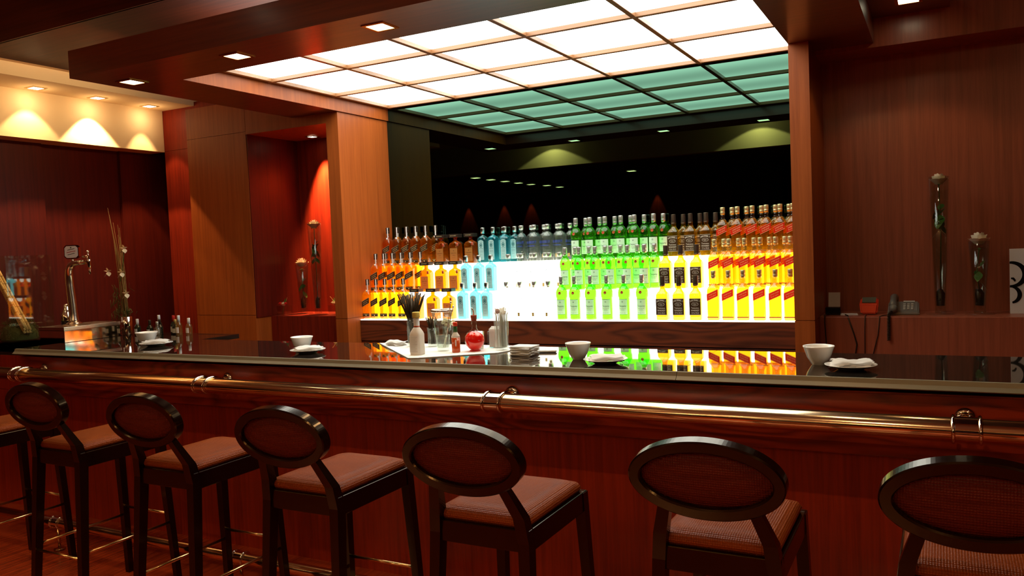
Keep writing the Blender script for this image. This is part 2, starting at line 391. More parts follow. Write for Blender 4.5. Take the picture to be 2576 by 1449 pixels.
# ------------------------------------------------------------------ light ceiling: 15 lift-out opal panels in a grid
XG = [-3.72, -3.12, -2.52, -1.92, -1.32, -.72]; YG = [3.28, 3.89, 4.50, 5.11]
g = root('light_grid', (0, 0, 0), 'slim wooden grid holding the glowing ceiling panels above the bar', 'ceiling grid')
for k, x in enumerate(XG): BOX(x - .014, x + .014, 3.24, 5.146, 2.660, 2.684, bev=.002).build('grid_bar', 'mull', g)
for k, y in enumerate(YG): BOX(-3.748, -.700, y - .014, y + .014, 2.658, 2.682, bev=.002).build('grid_bar', 'mull', g)
ORD = ['first', 'second', 'third', 'fourth', 'fifth', 'sixth', 'seventh', 'eighth', 'ninth', 'tenth']
rows = ['front row', 'middle row', 'row against the mirror']
pm = BOX(-.293, .293, -.298, .298, 0, .006).mesh('ceiling_light', 'panel')
for j in range(3):
    for i in range(5):
        o = put('ceiling_light', pm, None, ((XG[i] + XG[i + 1]) / 2, (YG[j] + YG[j + 1]) / 2, 2.684))
        tag(o, 'glowing white ceiling panel, %s from the left in the %s' % (ORD[i], rows[j]), 'ceiling light', 'glowing opal ceiling panels over the bar')

# ------------------------------------------------------------------ recessed square downlights
def spot(parent, loc, power, size, blend=.25, col=(1, .66, .32), rad=.02, aim=None):
    l = bpy.data.lights.new('halogen_beam', 'SPOT'); l.energy = power; l.spot_size = radians(size); l.spot_blend = blend; l.color = col; l.shadow_soft_size = rad
    o = bpy.data.objects.new('halogen_beam', l); C.objects.link(o); o.parent = parent; o.location = loc
    if aim: o.rotation_euler = (Vector(aim)).to_track_quat('-Z', 'Y').to_euler()
    return o
def downlight(x, y, z, label, group, power=8, size=80, blend=.3, trim='steel', lens='lampw', w=.10, aim=None, col=(1, .66, .32), spill=0):
    r = root('downlight', (x, y, z), label, 'downlight', group)
    a = w / 2; mb = MB()
    for q in ((-a - .012, a + .012, -a - .012, -a + .004), (-a - .012, a + .012, a - .004, a + .012), (-a - .012, -a + .004, -a + .004, a - .004), (a - .004, a + .012, -a + .004, a - .004)):
        mb.box(q[0], q[1], q[2], q[3], -.005, .0)
    mb.build('trim_ring', trim, r)
    BOX(-a + .003, a - .003, -a + .003, a - .003, -.003, -.0005).build('lens', lens, r)
    if spill:
        l = bpy.data.lights.new('halogen_spill', 'POINT'); l.energy = spill; l.color = col; l.shadow_soft_size = .05
        q = bpy.data.objects.new('halogen_spill', l); C.objects.link(q); q.parent = r; q.location = (0, 0, -.10)
    if power: spot(r, (0, 0, -.012), power, size, blend, aim=aim, col=col)
    return r
soff = [(-4.0, 'second from the left corner'), (-3.11, ''), (-2.22, ''), (-1.33, ''), (-.44, '')]
names = ['in the left corner of the dark wood soffit', 'second from the left in the wood soffit', 'third from the left in the wood soffit', 'fourth from the left, top edge of the soffit', 'at the right end of the wood soffit']
for (x, _), nm in zip(soff, names):
    downlight(x, 3.02 if x > -3.9 else 3.09, 2.572, 'square recessed downlight ' + nm, 'downlights along the front of the wood soffit', 10, 78, trim='brass2')
for i, (y, pw) in enumerate(((3.10, 16), (3.687, 22), (4.178, 90), (4.652, 26))):
    downlight(-5.824, y, 2.866, 'square downlight in the white ceiling strip, ' + ['at the left picture edge', 'leftmost of the visible three', 'middle one with the brightest scallop', 'one nearest the corner'][i], 'downlights in the white ceiling strip', pw, (84, 84, 82, 60)[i], .12, spill=.9, trim='steel', w=.085)
downlight(-.12, 4.56, 2.70, 'square downlight at the top right above the wood header', 'single downlight over the right niche', 6, 110, trim='brass2')
# niche spot, hidden behind the header
downlight(-4.36, 4.97, 2.498, 'downlight inside the left niche above the tall rose vase', 'niche downlight', 420, 52, .7, w=.06, col=(1, .5, .2), aim=(.05, .22, -1))
# far room lamps seen as dots in the mirror
for i, (x, y) in enumerate(((-7.9, -3.3), (-7.9, -3.9), (-7.9, -4.5), (-7.9, -5.1), (-7.9, -5.7), (-7.8, -6.3), (-7.8, -7.0))):
    downlight(x, y, 2.955, 'small far lamp reflected low in the mirror, %s of the receding row' % ORD[i], 'row of far lamps reflected in the mirror', 0, w=.16, lens='lampdim')
for i, (x, y, nm) in enumerate(((-1.9, -3.5, 'beside the dark column'), (-2.5, -7.6, 'at the far right of the reflection'), (-5.2, -4.6, 'left of the dark column'))):
    downlight(x, y, 2.955, 'small far lamp reflected in the mirror ' + nm, 'far lamps reflected in the mirror', 3, 120, w=.16, lens='lampdim')
for i, x in enumerate((-5.9, -2.4, -.67, 1.6)):
    downlight(x, -2.3, 3.449, 'downlight before the pale bulkhead reflected in the mirror, %s from the left' % ORD[i], 'downlights before the reflected bulkhead', 230, 120, spill=14, w=.12, blend=.1)
for i, x in enumerate((-11.3, -10.2, -9.4, -6.0)):
    downlight(x, -8.60, 2.955, 'wall washing downlight on the far wall reflected in the mirror, %s from the left' % ORD[i], 'wall washers on the far wall', 90, 44, w=.1, col=(1, .5, .25), lens='black')
t = root('fascia_fill_light', (-4.11, 3.75, 2.7205), 'added warm fill lamp hidden on top of the wood soffit, brightening the fascia', 'fill light')  # added unseen fill lamp, brightens the dark fascia of the ceiling strip
BOX(-.02, .02, -.62, .62, 0, .03, bev=.004).build('fill_lamp_housing', 'white', t)
l = bpy.data.lights.new('fascia_fill_glow', 'AREA'); l.shape = 'RECTANGLE'; l.size = .03; l.size_y = 1.5; l.energy = 2.6; l.color = (1, .66, .32); l.spread = radians(70)
q = bpy.data.objects.new('fascia_fill_glow', l); C.objects.link(q); q.parent = t; q.location = (-.03, -.25, .03); q.rotation_euler = (0, radians(98), 0)
# unseen warm fill downlights behind the viewer, added to light the bar front
for i, (x, y) in enumerate(((-4.6, .9), (-2.4, .9), (-.4, .9), (1.6, .9), (-5.0, -.9), (-1.6, -.9), (1.2, -.9))):
    downlight(x, y, 3.449, 'added warm fill downlight behind the viewer, ' + ORD[i] + ' of seven', 'added fill downlights behind the viewer', 42, 130, w=.1, blend=.6)

# ------------------------------------------------------------------ bar counter
BZ = 1.043
bar = root('bar_counter', (-2.5, 3.1, 0), 'long mahogany bar front with figured apron above plain vertical veneer', 'bar')
def child_world(mb, name, mats, par):
    o = mb.build(name, mats, par); o.location = -Vector(par.location); return o
mb = MB(); mb.box(-6.10, 3.1, 3.105, 3.14, 0, .762)
child_world(mb, 'front_panel', 'wood_z', bar)
mb = MB(); mb.box(-5.20, 3.1, 3.070, 3.10, .764, .988, .004)
child_world(mb, 'apron', 'wood_x', bar)
mb = MB(); mb.box(-6.10, -5.205, 3.105, 3.14, .764, .988)
child_world(mb, 'end_board', 'wood_z', bar)
child_world(BOX(-6.10, 3.1, 3.12, 3.16, .985, 1.008), 'shadow_gap', 'black', bar)
child_world(BOX(-5.2, 3.1, 3.066, 3.10, .986, .994, bev=.002), 'bead', 'wood_x', bar)
child_world(BOX(-6.10, 3.1, 3.145, 3.62, .9, 1.008), 'carcass', 'black', bar)
wt = root('bar_worktop', (-2.5, 3.35, BZ), 'polished black granite bar top mirroring the bottles', 'worktop')
mb = MB()
for a, b in ((-5.20, -4.001), (-3.999, -.907), (-.905, 3.1)):
    prof = [(3.054, BZ), (3.68, BZ), (3.68, BZ - .03), (3.04, BZ - .03)]
    mb.add([(a, y, z) for y, z in prof] + [(b, y, z) for y, z in prof], [(0, 1, 2, 3), (7, 6, 5, 4), (0, 4, 5, 1), (1, 5, 6, 2), (2, 6, 7, 3), (3, 7, 4, 0)])
mb.box(-6.10, -5.202, 3.12, 4.0, BZ - .03, BZ); mb.box(-5.20, -4.25, 3.681, 4.0, BZ - .03, BZ)
mb.box(-6.10, -5.202, 3.12, 3.60, BZ - .0301, BZ)
child_world(mb, 'slab', 'granite', wt)
mb = MB()
for a, b in ((-5.20, -4.001), (-3.999, -.907), (-.905, 3.1)):
    mb.hexa([(a, 3.028, BZ - .032), (b, 3.028, BZ - .032), (b, 3.053, BZ - .032), (a, 3.053, BZ - .032), (a, 3.040, BZ + .0), (b, 3.040, BZ + .0), (b, 3.053, BZ), (a, 3.053, BZ)])
    mb.hexa([(a, 3.020, BZ - .030), (b, 3.020, BZ - .030), (b, 3.030, BZ - .034), (a, 3.030, BZ - .034), (a, 3.020, BZ - .028), (b, 3.020, BZ - .028), (b, 3.052, BZ + .0005), (a, 3.052, BZ + .0005)])
child_world(mb, 'front_edge', 'honed', wt)
# back leg of the bar under the tap area
# hand rail
def ring(mb, x, y, z, R, r, m=0, n=24):
    mb.tube([(x, y + R * cos(2 * pi * k / n), z + R * sin(2 * pi * k / n)) for k in range(n)], r, 8, m, closed=True)
def rail(name, label, cat, y, z, R, x0, x1, clamps, wall_y=None, post=False):
    r = root(name, (-2.5, y, z if not post else 0), label, cat)
    mb = MB(); mb.tube([(x0, y, z)] + [(x0 + (x1 - x0) * i / 8, y, z) for i in range(1, 9)], R, 40)
    if not post: mb.v = [(p[0], y + (p[1] - y) * 1.45, p[2]) for p in mb.v]
    child_world(mb, 'tube', 'brass', r)
    ec = MB().ball((x0, y, z), R * .99, n=20, sz=1)
    if not post: ec.v = [(p[0], y + (p[1] - y) * 1.45, p[2]) for p in ec.v]
    child_world(ec, 'end_cap', 'brass', r)
    for x in clamps:
        mb = MB(); w = .038 if not post else .03
        for dx in (-w, w): ring(mb, x + dx, y, z, R + .004, .0065 if not post else .005)
        mb.tube([(x - w, y, z), (x + w, y, z)], R + .0035, 28, caps=False)
        if not post: mb.v = [(p[0], y + (p[1] - y) * 1.45, p[2]) for p in mb.v]
        c = child_world(mb, 'clamp', 'chrome', r)
        mb = MB()
        if post:
            mb.tube([(x, y, 0.006), (x, y, z - R)], .008, 10); mb.lathe([(.03, 0.001), (.03, .006), (.012, .01)], 20, (x, y, 0))
            child_world(mb, 'post', 'brass2', r)
        else:
            mb.tube([(x, y + R * 1.2, z + .01), (x, wall_y - .002, z + .01)], .014, 12); mb.lathe([(.034, 0), (.034, .008), (.02, .014)], 20)
            mb.v[-60:] = [(p[0] + x, wall_y - .001 - p[2], p[1] + z + .01) for p in mb.v[-60:]]
            child_world(mb, 'bracket', 'chrome', r)
    return r
rail('hand_rail', 'long polished brass arm rail in front of the bar apron', 'rail', 2.925, .908, .037, -5.22, 3.0, (-4.95, -3.36, -1.645, .067), 3.07)
rail('foot_rail', 'low brass foot rail at the base of the bar', 'rail', 2.68, .15, .027, -5.3, 3.0, (-4.30, -2.92, -1.5), 3.105, True)

# ------------------------------------------------------------------ bar stools
def arc(cx, cz, a, b, n): return [(cx + a * cos(2 * pi * k / n), cz + b * sin(2 * pi * k / n)) for k in range(n)]
def make_stool():
    t = root('bar_stool', (0, 0, 0), 'x', 'bar stool', 'oval back bar stools in a row along the bar')
    # seat pad: domed cushion
    mb = MB(); hw, y0, y1 = .158, -.205, .205
    lev = [(.738, hw - .006, .199, .02), (.752, hw, .205, .025), (.766, hw - .006, .199, .03), (.776, hw - .03, .175, .04), (.781, hw - .07, .13, .05)]
    mb.loft(lev, 5); mb.build('seat', 'seat', t)
    mb = MB()
    mb.box(-.166, .166, -.214, -.188, .672, .738, .003); mb.box(-.166, .166, .188, .214, .672, .738, .003)
    mb.box(-.166, -.140, -.188, .188, .672, .738, .003); mb.box(.140, .166, -.188, .188, .672, .738, .003)
    mb.box(-.16, .16, -.2, .2, .69, .737)
    mb.build('seat_frame', 'stool', t)
    for sx in (-1, 1):
        mb = MB(); mb.beam((sx * .178, .235, 0), (sx * .150, .197, .735), .026, .028, .036, .038); mb.build('leg', 'stool', t)
        mb = MB(); mb.beam((sx * .172, -.250, 0), (sx * .150, -.200, .70), .026, .030, .036, .042); mb.beam((sx * .150, -.200, .70), (sx * .142, -.212, .775), .036, .042, .036, .036)
        mb.beam((sx * .142, -.212, .775), (sx * .112, -.262, .878), .036, .036, .032, .026); mb.build('leg', 'stool', t)
    # oval back: flat ring swept with a rectangular section, tilted back
    A, B, n = .197, .106, 120; wd, dp = .031, .016
    mb = MB(); vs = []; fs = []
    for k in range(n):
        th = 2 * pi * k / n; ca, sa = cos(th), sin(th)
        ox, oz = A * ca, B * sa; nx, nz = ca / A, sa / B; l = math.hypot(nx, nz); nx /= l; nz /= l
        for (q, d) in ((0, -dp), (-.004, -dp - .004), (-wd + .004, -dp - .004), (-wd, -dp), (-wd, dp), (-wd + .004, dp + .004), (-.004, dp + .004), (0, dp)):
            vs.append((ox + nx * q, d, oz + nz * q))
    for k in range(n):
        for j in range(8): fs.append((k * 8 + j, k * 8 + (j + 1) % 8, ((k + 1) % n) * 8 + (j + 1) % 8, ((k + 1) % n) * 8 + j))
    mb.add(vs, fs, 0, False)
    R4 = Matrix.Translation((0, -.288, .950)) @ Matrix.Rotation(radians(11), 4, 'X')
    mb.xf(R4); bf = mb.build('back_frame', 'stool', t)
    mb = MB()
    for s_ in (-1, 1):
        vs = [(0, s_ * .014, 0)]; fs = []
        rings = [(.3, .0138), (.6, .012), (.85, .008), (1., .002)]
        for f, y in rings:
            for k in range(n): vs.append(((A - wd + .002) * f * cos(2 * pi * k / n), s_ * y, (B - wd + .002) * f * sin(2 * pi * k / n)))
        for k in range(n): fs.append((0, 1 + k, 1 + (k + 1) % n) if s_ < 0 else (0, 1 + (k + 1) % n, 1 + k))
        for i in range(3):
            for k in range(n):
                q = (1 + i * n + k, 1 + (i + 1) * n + k, 1 + (i + 1) * n + (k + 1) % n, 1 + i * n + (k + 1) % n); fs.append(q if s_ < 0 else q[::-1])
        mb.add(vs, fs, 0, True)
    mb.xf(R4); mb.build('back_pad', 'backpad', t)
    for (a, b) in (((-.165, .222, .34), (.165, .222, .34)), ((-.163, -.236, .28), (.163, -.236, .28)), ((-.164, -.236, .30), (-.166, .222, .30)), ((.164, -.236, .30), (.166, .222, .30))):
        MB().tube([a, b], .0065, 10).build('stretcher', 'brass2', t)
    return t
st = make_stool()
SP = [(-4.27, 2.385, 'dark bar stool cut off by the left picture edge'),
      (-3.46, 2.385, 'dark oval back bar stool, leftmost with its whole back visible'),
      (-2.69, 2.325, 'dark oval back bar stool, second complete back from the left'),
      (-1.95, 2.28, 'dark oval back bar stool, third complete back from the left'),
      (-1.21, 2.225, 'dark oval back bar stool below the clamp at mid rail'),
      (-.525, 2.265, 'dark oval back bar stool left of the one at the right edge'),
      (.065, 2.27, 'dark oval back bar stool cut off by the right picture edge')]
stools = [st] + [copy_tree(st) for _ in SP[1:]]
for o, (x, y, lb) in zip(stools, SP): o.location = (x, y, 0); o['label'] = lb

# ------------------------------------------------------------------ back counter and lit steps
bc = root('back_counter', (-2.2, 4.70, 0), 'figured wood back counter under the lit bottle steps', 'counter')
mb = MB(); mb.box(-3.760, -.700, 4.70, 5.14, .922, 1.072, .002); mb.box(-3.760, -.700, 4.705, 5.14, .10, .916, .002)
child_world(mb, 'front', 'wood_shelf', bc)
child_world(BOX(-3.755, -.705, 4.74, 5.14, 0, .1), 'plinth', 'black', bc)
stp = root('bottle_display', (-2.2, 4.70, 1.066), 'glowing white stepped display shelf behind the bar', 'display shelf')
TZ = [1.078, 1.263, 1.457]; TY = [4.702, 4.862, 5.008]
child_world(BOX(-3.758, -.702, 4.702, 5.14, 1.0725, 1.078), 'step', 'lit', stp)
child_world(BOX(-3.758, -.702, 4.838, 5.14, 1.0785, 1.263), 'step', 'lit', stp)
child_world(BOX(-3.758, -.702, 4.989, 5.14, 1.2635, 1.457), 'step', 'lit', stp)

# ------------------------------------------------------------------ bottles
def P(name, mb, mats, par): return mb.build(name, mats, par)
def bottle_walker(red):
    t = root('whisky_bottle', (0, 0, 0), 'x', 'bottle')
    mb = MB(); a = .0338
    mb.loft([(0, a - .003, a - .003, .01), (.004, a, a, .012), (.175, a, a, .012), (.190, a - .003, a - .003, .016), (.203, a - .011, a - .011, .02), (.215, .017, .017, .017)], 4)
    P('body', mb, 'amber' if red else 'amber2', t)
    mb = MB(); mb.lathe([(.0172, .2152), (.0145, .222), (.0130, .235), (.0130, .248)], 16); P('neck', mb, 'glass2', t)
    mb = MB(); mb.lathe([(.0142, .245), (.0142, .262), (.0136, .263), (.0136, .266), (.0145, .267), (.0145, .288), (.0135, .290)], 16)
    P('cap', mb, 'cap_gold' if red else 'cap_black', t)
    if not red:
        mb = MB(); mb.box(.006, .014, -.0170, -.0152, .212, .288); mb.loft([(.196, .006, .001, .001), (.212, .008, .001, .001)], 2, (.009, -.0255, 0)); P('tax_strip_glint', mb, 'white', t)  # tax strip, its white also painting in the reflections on the cap
    mb = MB(); y = -a - .0008; ang = radians(24); w = .0328; h = .021; zc = .148 if red else .122
    sl = math.tan(ang) * w
    vs = [(-w, y, zc - h - sl), (w, y, zc - h + sl), (w, y, zc + h + sl), (-w, y, zc + h - sl)]
    mb.add(vs, [(0, 1, 2, 3)], 0)
    for dz in (-h + .0015, h - .0015): mb.add([(-w, y - .0002, zc + dz - .0007 - sl), (w, y - .0002, zc + dz - .0007 + sl), (w, y - .0002, zc + dz + .0007 + sl), (-w, y - .0002, zc + dz + .0007 - sl)], [(0, 1, 2, 3)], 1)
    V, F = text('JOHNNIE WALKER', .009, .052); lay(mb, V, F, 0, zc + .006, y - .0003, 1, ang)
    V, F = text('Red Label' if red else 'BLACK LABEL', .010, .044); lay(mb, V, F, 0, zc - .007, y - .0003, 1, ang)
    P('label', mb, ['lbl_red' if red else 'lbl_black', 'inkgold'], t)
    mb = MB()
    if red: mb.add([(-.033, y, .014), (.033, y, .014), (.033, y, .022), (-.033, y, .022)], [(0, 1, 2, 3)], 0)
    else:
        mb.add([(-.031, y, .018), (.031, y, .018), (.031, y, .040), (-.031, y, .040)], [(0, 1, 2, 3)], 0)
        mb.add([(-.031, y - .0002, .012), (.031, y - .0002, .012), (.031, y - .0002, .015), (-.031, y - .0002, .015)], [(0, 1, 2, 3)], 0)
        V, F = text('EXTRA SPECIAL', .006, .050); lay(mb, V, F, 0, .034, y - .0003, 1); mb.ball((0, y, .027), .004, 1, 8)
    P('base_label', mb, ['lbl_bronze', 'inkgold'] if red else ['lbl_black', 'inkgold'], t)
    return t
def bottle_jack():
    t = root('bourbon_bottle', (0, 0, 0), 'x', 'bottle'); a = .0345
    mb = MB(); mb.loft([(0, a - .003, a - .003, .008), (.004, a, a, .010), (.150, a, a, .010), (.163, a - .004, a - .004, .014), (.176, a - .014, a - .014, .02), (.188, .0165, .0165, .0165)], 4); P('body', mb, 'bourbon', t)
    P('neck', MB().lathe([(.0167, .1882), (.0145, .197), (.0145, .212), (.0155, .214)], 16), 'bourbon', t)
    P('cap', MB().lathe([(.0158, .205), (.0162, .215), (.0150, .222), (.0148, .262), (.0138, .265)], 16), 'cap_black', t)
    mb = MB(); y = -a - .0008
    for (x0, x1) in ((-.0335, .0335),): mb.add([(x0, y, .030), (x1, y, .030), (x1, y, .130), (x0, y, .130)], [(0, 1, 2, 3)], 0)
    for z0 in (.0315, .1275): mb.add([(-.032, y - .0002, z0), (.032, y - .0002, z0), (.032, y - .0002, z0 + .0012), (-.032, y - .0002, z0 + .0012)], [(0, 1, 2, 3)], 1)
    for k, ch in enumerate("JACK DANIEL'S"):
        if ch == ' ': continue
        tt = (k - 6) / 6; V, F = text(ch, .0125); lay(mb, V, F, tt * .027, .119 - .006 * tt * tt, y - .0004, 1, -tt * .3)
    V, F = text('Old No. 7', .0085, .026); lay(mb, V, F, 0, .098, y - .0004, 1)
    V, F = text('BRAND', .005, .016); lay(mb, V, F, 0, .091, y - .0004, 1)
    for R_, r_ in ((.020, .0185),):
        for k in range(28):
            a0, a1 = 2 * pi * k / 28, 2 * pi * (k + 1) / 28
            mb.add([(R_ * cos(a0), y - .0003, .096 + R_ * .56 * sin(a0)), (R_ * cos(a1), y - .0003, .096 + R_ * .56 * sin(a1)), (r_ * cos(a1), y - .0003, .096 + r_ * .56 * sin(a1)), (r_ * cos(a0), y - .0003, .096 + r_ * .56 * sin(a0))], [(3, 2, 1, 0)], 1)
    V, F = text('Tennessee', .014, .046); lay(mb, V, F, 0, .073, y - .0004, 1)
    V, F = text('WHISKEY', .012, .050); lay(mb, V, F, 0, .058, y - .0004, 1)
    for zz, s_ in ((.047, '700 ml   40% Vol'), (.040, 'SOUR MASH')):
        V, F = text(s_, .006, .044); lay(mb, V, F, 0, zz, y - .0004, 1)
    P('label', mb, ['lbl_black', 'inkcream'], t)
    mb = MB(); mb.add([(-.012, -.0162, .214), (.012, -.0162, .214), (.010, -.0158, .203), (-.010, -.0158, .203)], [(0, 3, 2, 1)]); V, F = text('Old No.7', .005, .016); lay(mb, V, F, 0, .209, -.0166, 1); P('neck_label', mb, ['lbl_black', 'inkcream'], t)
    return t
def bottle_gin_green():
    t = root('green_gin_bottle', (0, 0, 0), 'x', 'bottle')
    mb = MB(); mb.lathe([(.031, 0), (.033, .003), (.0335, .008), (.0325, .018), (.0330, .022), (.0330, .122), (.0335, .128), (.0365, .133), (.0372, .145), (.0372, .158), (.034, .172), (.026, .186), (.0185, .195)], 28); P('body', mb, 'green', t)
    P('neck', MB().lathe([(.0187, .1952), (.0145, .203), (.0135, .215)], 16), 'green', t)
    P('cap', MB().lathe([(.0146, .208), (.0146, .224), (.0140, .225), (.0146, .226), (.0146, .254), (.0136, .257)], 16), 'cap_silver', t)
    mb = MB(); r = .0338; patch(mb, r, .062, .030, .120, 0, 12); patch(mb, r + .0002, .062, .0300, .0320, 1, 12); patch(mb, r + .0002, .062, .1180, .1200, 1, 12)
    V, F = text('Tanqueray', .016, .047); layround(mb, V, F, 0, .080, r + .0004, 1)
    V, F = text('LONDON DRY GIN', .006, .040); layround(mb, V, F, 0, .065, r + .0004, 2)
    V, F = text('IMPORTED', .005, .024); layround(mb, V, F, 0, .057, r + .0004, 1)
    V, F = text('40% Vol   70 cl', .005, .044); layround(mb, V, F, 0, .040, r + .0004, 1)
    for k in range(14):
        a0, a1 = 2 * pi * k / 14, 2 * pi * (k + 1) / 14; layround(mb, [(.005 * cos(a0), .004 * sin(a0)), (.005 * cos(a1), .004 * sin(a1)), (.0032 * cos(a1), .0025 * sin(a1)), (.0032 * cos(a0), .0025 * sin(a0))], [(3, 2, 1, 0)], 0, .104, r + .0004, 1)
    P('label', mb, ['lbl_green', 'ink', 'seal'], t)
    mb = MB(); mb.lathe([(.0092, 0), (.0096, .001), (.0088, .0022), (.0060, .0024), (.0055, .0018)], 18); mb.xf(Matrix.Translation((0, -.0358, .158)) @ Matrix.Rotation(radians(80), 4, 'X')); P('wax_seal', mb, 'seal', t); t.scale = (1.015, 1.015, 1.08)
    return t
def bottle_gin_blue():
    t = root('blue_gin_bottle', (0, 0, 0), 'x', 'bottle')
    mb = MB(); mb.loft([(0, .029, .026, .008), (.004, .031, .028, .010), (.010, .031, .028, .010), (.165, .034, .030, .010), (.178, .030, .026, .012), (.190, .016, .016, .014), (.197, .0140, .0140, .014)], 3, smooth=False); P('body', mb, 'blue', t)
    P('neck', MB().lathe([(.0140, .1972), (.0128, .203), (.0128, .213)], 16), 'glass2', t)
    P('cap', MB().lathe([(.0142, .207), (.0142, .246), (.0132, .249)], 16), 'cap_silver', t)
    mb = MB(); mb.add([(-.0085, -.0146, .222), (.0085, -.0146, .222), (.0085, -.0146, .243), (-.0085, -.0146, .243)], [(0, 1, 2, 3)]); P('cap_label', mb, 'cap_black', t)
    mb = MB(); y = -.0295
    def poly(w, z0, z1, dy, m, arch=.012):
        pts = [(-w, z0), (w, z0), (w, z1 - arch)] + [(w * cos(q), z1 - arch + arch * sin(q)) for q in [pi * i / 8 for i in range(1, 8)]] + [(-w, z1 - arch)]
        mb.add([(x, y - dy - (z - .02) * .0135, z) for x, z in pts], [tuple(range(len(pts)))], m)
    poly(.0225, .018, .162, .0006, 1); poly(.0212, .0195, .1605, .0008, 0)
    yy = y - .0032
    V, F = text('BOMBAY', .0085, .032); lay(mb, V, F, 0, .147, yy, 1)
    V, F = text('SAPPHIRE', .0075, .033); lay(mb, V, F, 0, .100, yy, 1)
    for k in range(16):
        a0, a1 = 2 * pi * k / 16, 2 * pi * (k + 1) / 16
        lay(mb, [(.0115 * cos(a0), .016 * sin(a0)), (.0115 * cos(a1), .016 * sin(a1)), (.0085 * cos(a1), .012 * sin(a1)), (.0085 * cos(a0), .012 * sin(a0))], [(3, 2, 1, 0)], 0, .124, yy, 1)
    mb.add([(-.006, yy - .0001, .118), (.006, yy - .0001, .118), (.006, yy - .0001, .130), (-.006, yy - .0001, .130)], [(0, 1, 2, 3)], 1)
    for zz, s_ in ((.084, 'DISTILLED'), (.076, 'LONDON DRY GIN'), (.058, 'Imported'), (.038, '40% Vol'), (.028, '70 cl')):
        V, F = text(s_, .0055, .028 if len(s_) > 8 else .016); lay(mb, V, F, 0, zz, yy, 1)
    P('label', mb, ['lbl_ice', 'inkteal'], t)
    return t
def bottle_vodka():
    t = root('clear_vodka_bottle', (0, 0, 0), 'x', 'bottle')
    mb = MB(); mb.lathe([(.035, 0), (.037, .004), (.037, .160), (.035, .172), (.028, .185), (.016, .194), (.0135, .199)], 28); P('body', mb, 'vodka', t)
    P('neck', MB().lathe([(.0137, .1992), (.0128, .206), (.0128, .222)], 16), 'glass2', t)
    P('cap', MB().lathe([(.0160, .218), (.0160, .247), (.0150, .249)], 16), 'cap_silver', t)
    mb = MB(); r = .0374
    V, F = text('ABSOLUT', .026, .060); layround(mb, V, F, 0, .128, r, 0)
    V, F = text('VODKA', .014, .040); layround(mb, V, F, 0, .104, r, 0)
    for zz, s_ in ((.088, 'Country of Sweden'), (.078, 'Imported'), (.070, 'superb vodka distilled')):
        V, F = text(s_, .007, .050); layround(mb, V, F, 0, zz, r, 1)
    P('lettering', mb, ['inkblue', 'ink'], t)
    mb = MB(); patch(mb, r, .015, .022, .046, 0, 4); P('label', mb, 'lbl_gold', t)
    return t
def bottle_amaretto():
    t = root('amaretto_bottle', (0, 0, 0), 'x', 'bottle')
    mb = MB(); a = .042; mb.loft([(0, a - .003, .028, .006), (.004, a, .031, .008), (.135, a, .031, .008), (.150, a - .006, .027, .010), (.160, .022, .018, .016), (.166, .015, .015, .015)], 3); P('body', mb, 'amaretto', t)
    P('neck', MB().lathe([(.0150, .1662), (.0135, .172), (.0135, .192)], 16), 'amaretto', t)
    mb = MB(); mb.box(-.040, .040, -.030, .030, .190, .214, .002); V, F = text('DISARONNO', .009, .050); lay(mb, V, F, 0, .202, -.0305, 1); P('cap', mb, ['cap_black', 'inkgold'], t)
    mb = MB(); y = -.0316; mb.add([(-.031, y, .016), (.031, y, .016), (.031, y, .112), (-.031, y, .112)], [(0, 1, 2, 3)], 0)
    V, F = text('DISARONNO', .010, .046); lay(mb, V, F, 0, .076, y - .0004, 1)
    V, F = text('Originale', .008, .026); lay(mb, V, F, 0, .062, y - .0004, 1)
    V, F = text('since 1525', .006, .024); lay(mb, V, F, 0, .046, y - .0004, 1)
    mb.ball((0, y, .094), .003, 1, 8); P('label', mb, ['lbl_bronze', 'lbl_black'], t)
    mb = MB(); mb.loft([(.128, .007, .004, .003), (.150, .007, .004, .003)], 2, (.031, -.031, 0)); P('neck_tag', mb, 'seal', t)
    return t
XB = dict(
 BL=[[-3.728,-3.650,-3.571,-3.492,-3.408],[-3.724,-3.650,-3.572,-3.494,-3.413],[-3.716,-3.632,-3.544,-3.461,-3.372]],
 AM=[[-3.297,-3.158,-3.026],[-3.28,-3.153,-3.036],[-3.235,-3.115,-2.987]],
 BB=[[-2.913,-2.811,-2.723],[-2.94,-2.837,-2.741],[-2.884,-2.8,-2.706]],
 VK=[[-2.569,-2.467,-2.361,-2.26],[-2.603,-2.505,-2.402,-2.295],[-2.574,-2.475,-2.374,-2.278]],
 TQ=[[-2.165,-2.073,-1.963,-1.853,-1.739,-1.623],[-2.179,-2.079,-1.967,-1.86,-1.747,-1.636],[-2.161,-2.06,-1.952,-1.841,-1.748,-1.619]],
 JD=[[-1.492,-1.39,-1.289],[-1.499,-1.405,-1.306],[-1.488,-1.38,-1.282]],
 RL=[[-1.182,-1.095,-1.011,-.918,-.83,-.748],[-1.197,-1.11,-1.019,-.929,-.842,-.760],[-1.178,-1.089,-1.0,-.918,-.838,-.764]])
kinds = [('BL', bottle_walker(False), 'black label whisky bottle', 'black label whisky bottles'), ('AM', bottle_amaretto(), 'square amaretto bottle', 'square amaretto bottles'),
         ('BB', bottle_gin_blue(), 'sapphire blue gin bottle', 'blue gin bottles'), ('VK', bottle_vodka(), 'clear vodka bottle', 'clear vodka bottles'),
         ('TQ', bottle_gin_green(), 'green gin bottle with red seal', 'green gin bottles'), ('JD', bottle_jack(), 'square bourbon bottle with black label', 'square bourbon bottles'),
         ('RL', bottle_walker(True), 'red label whisky bottle', 'red label whisky bottles')]
tier = ['bottom', 'middle', 'top']
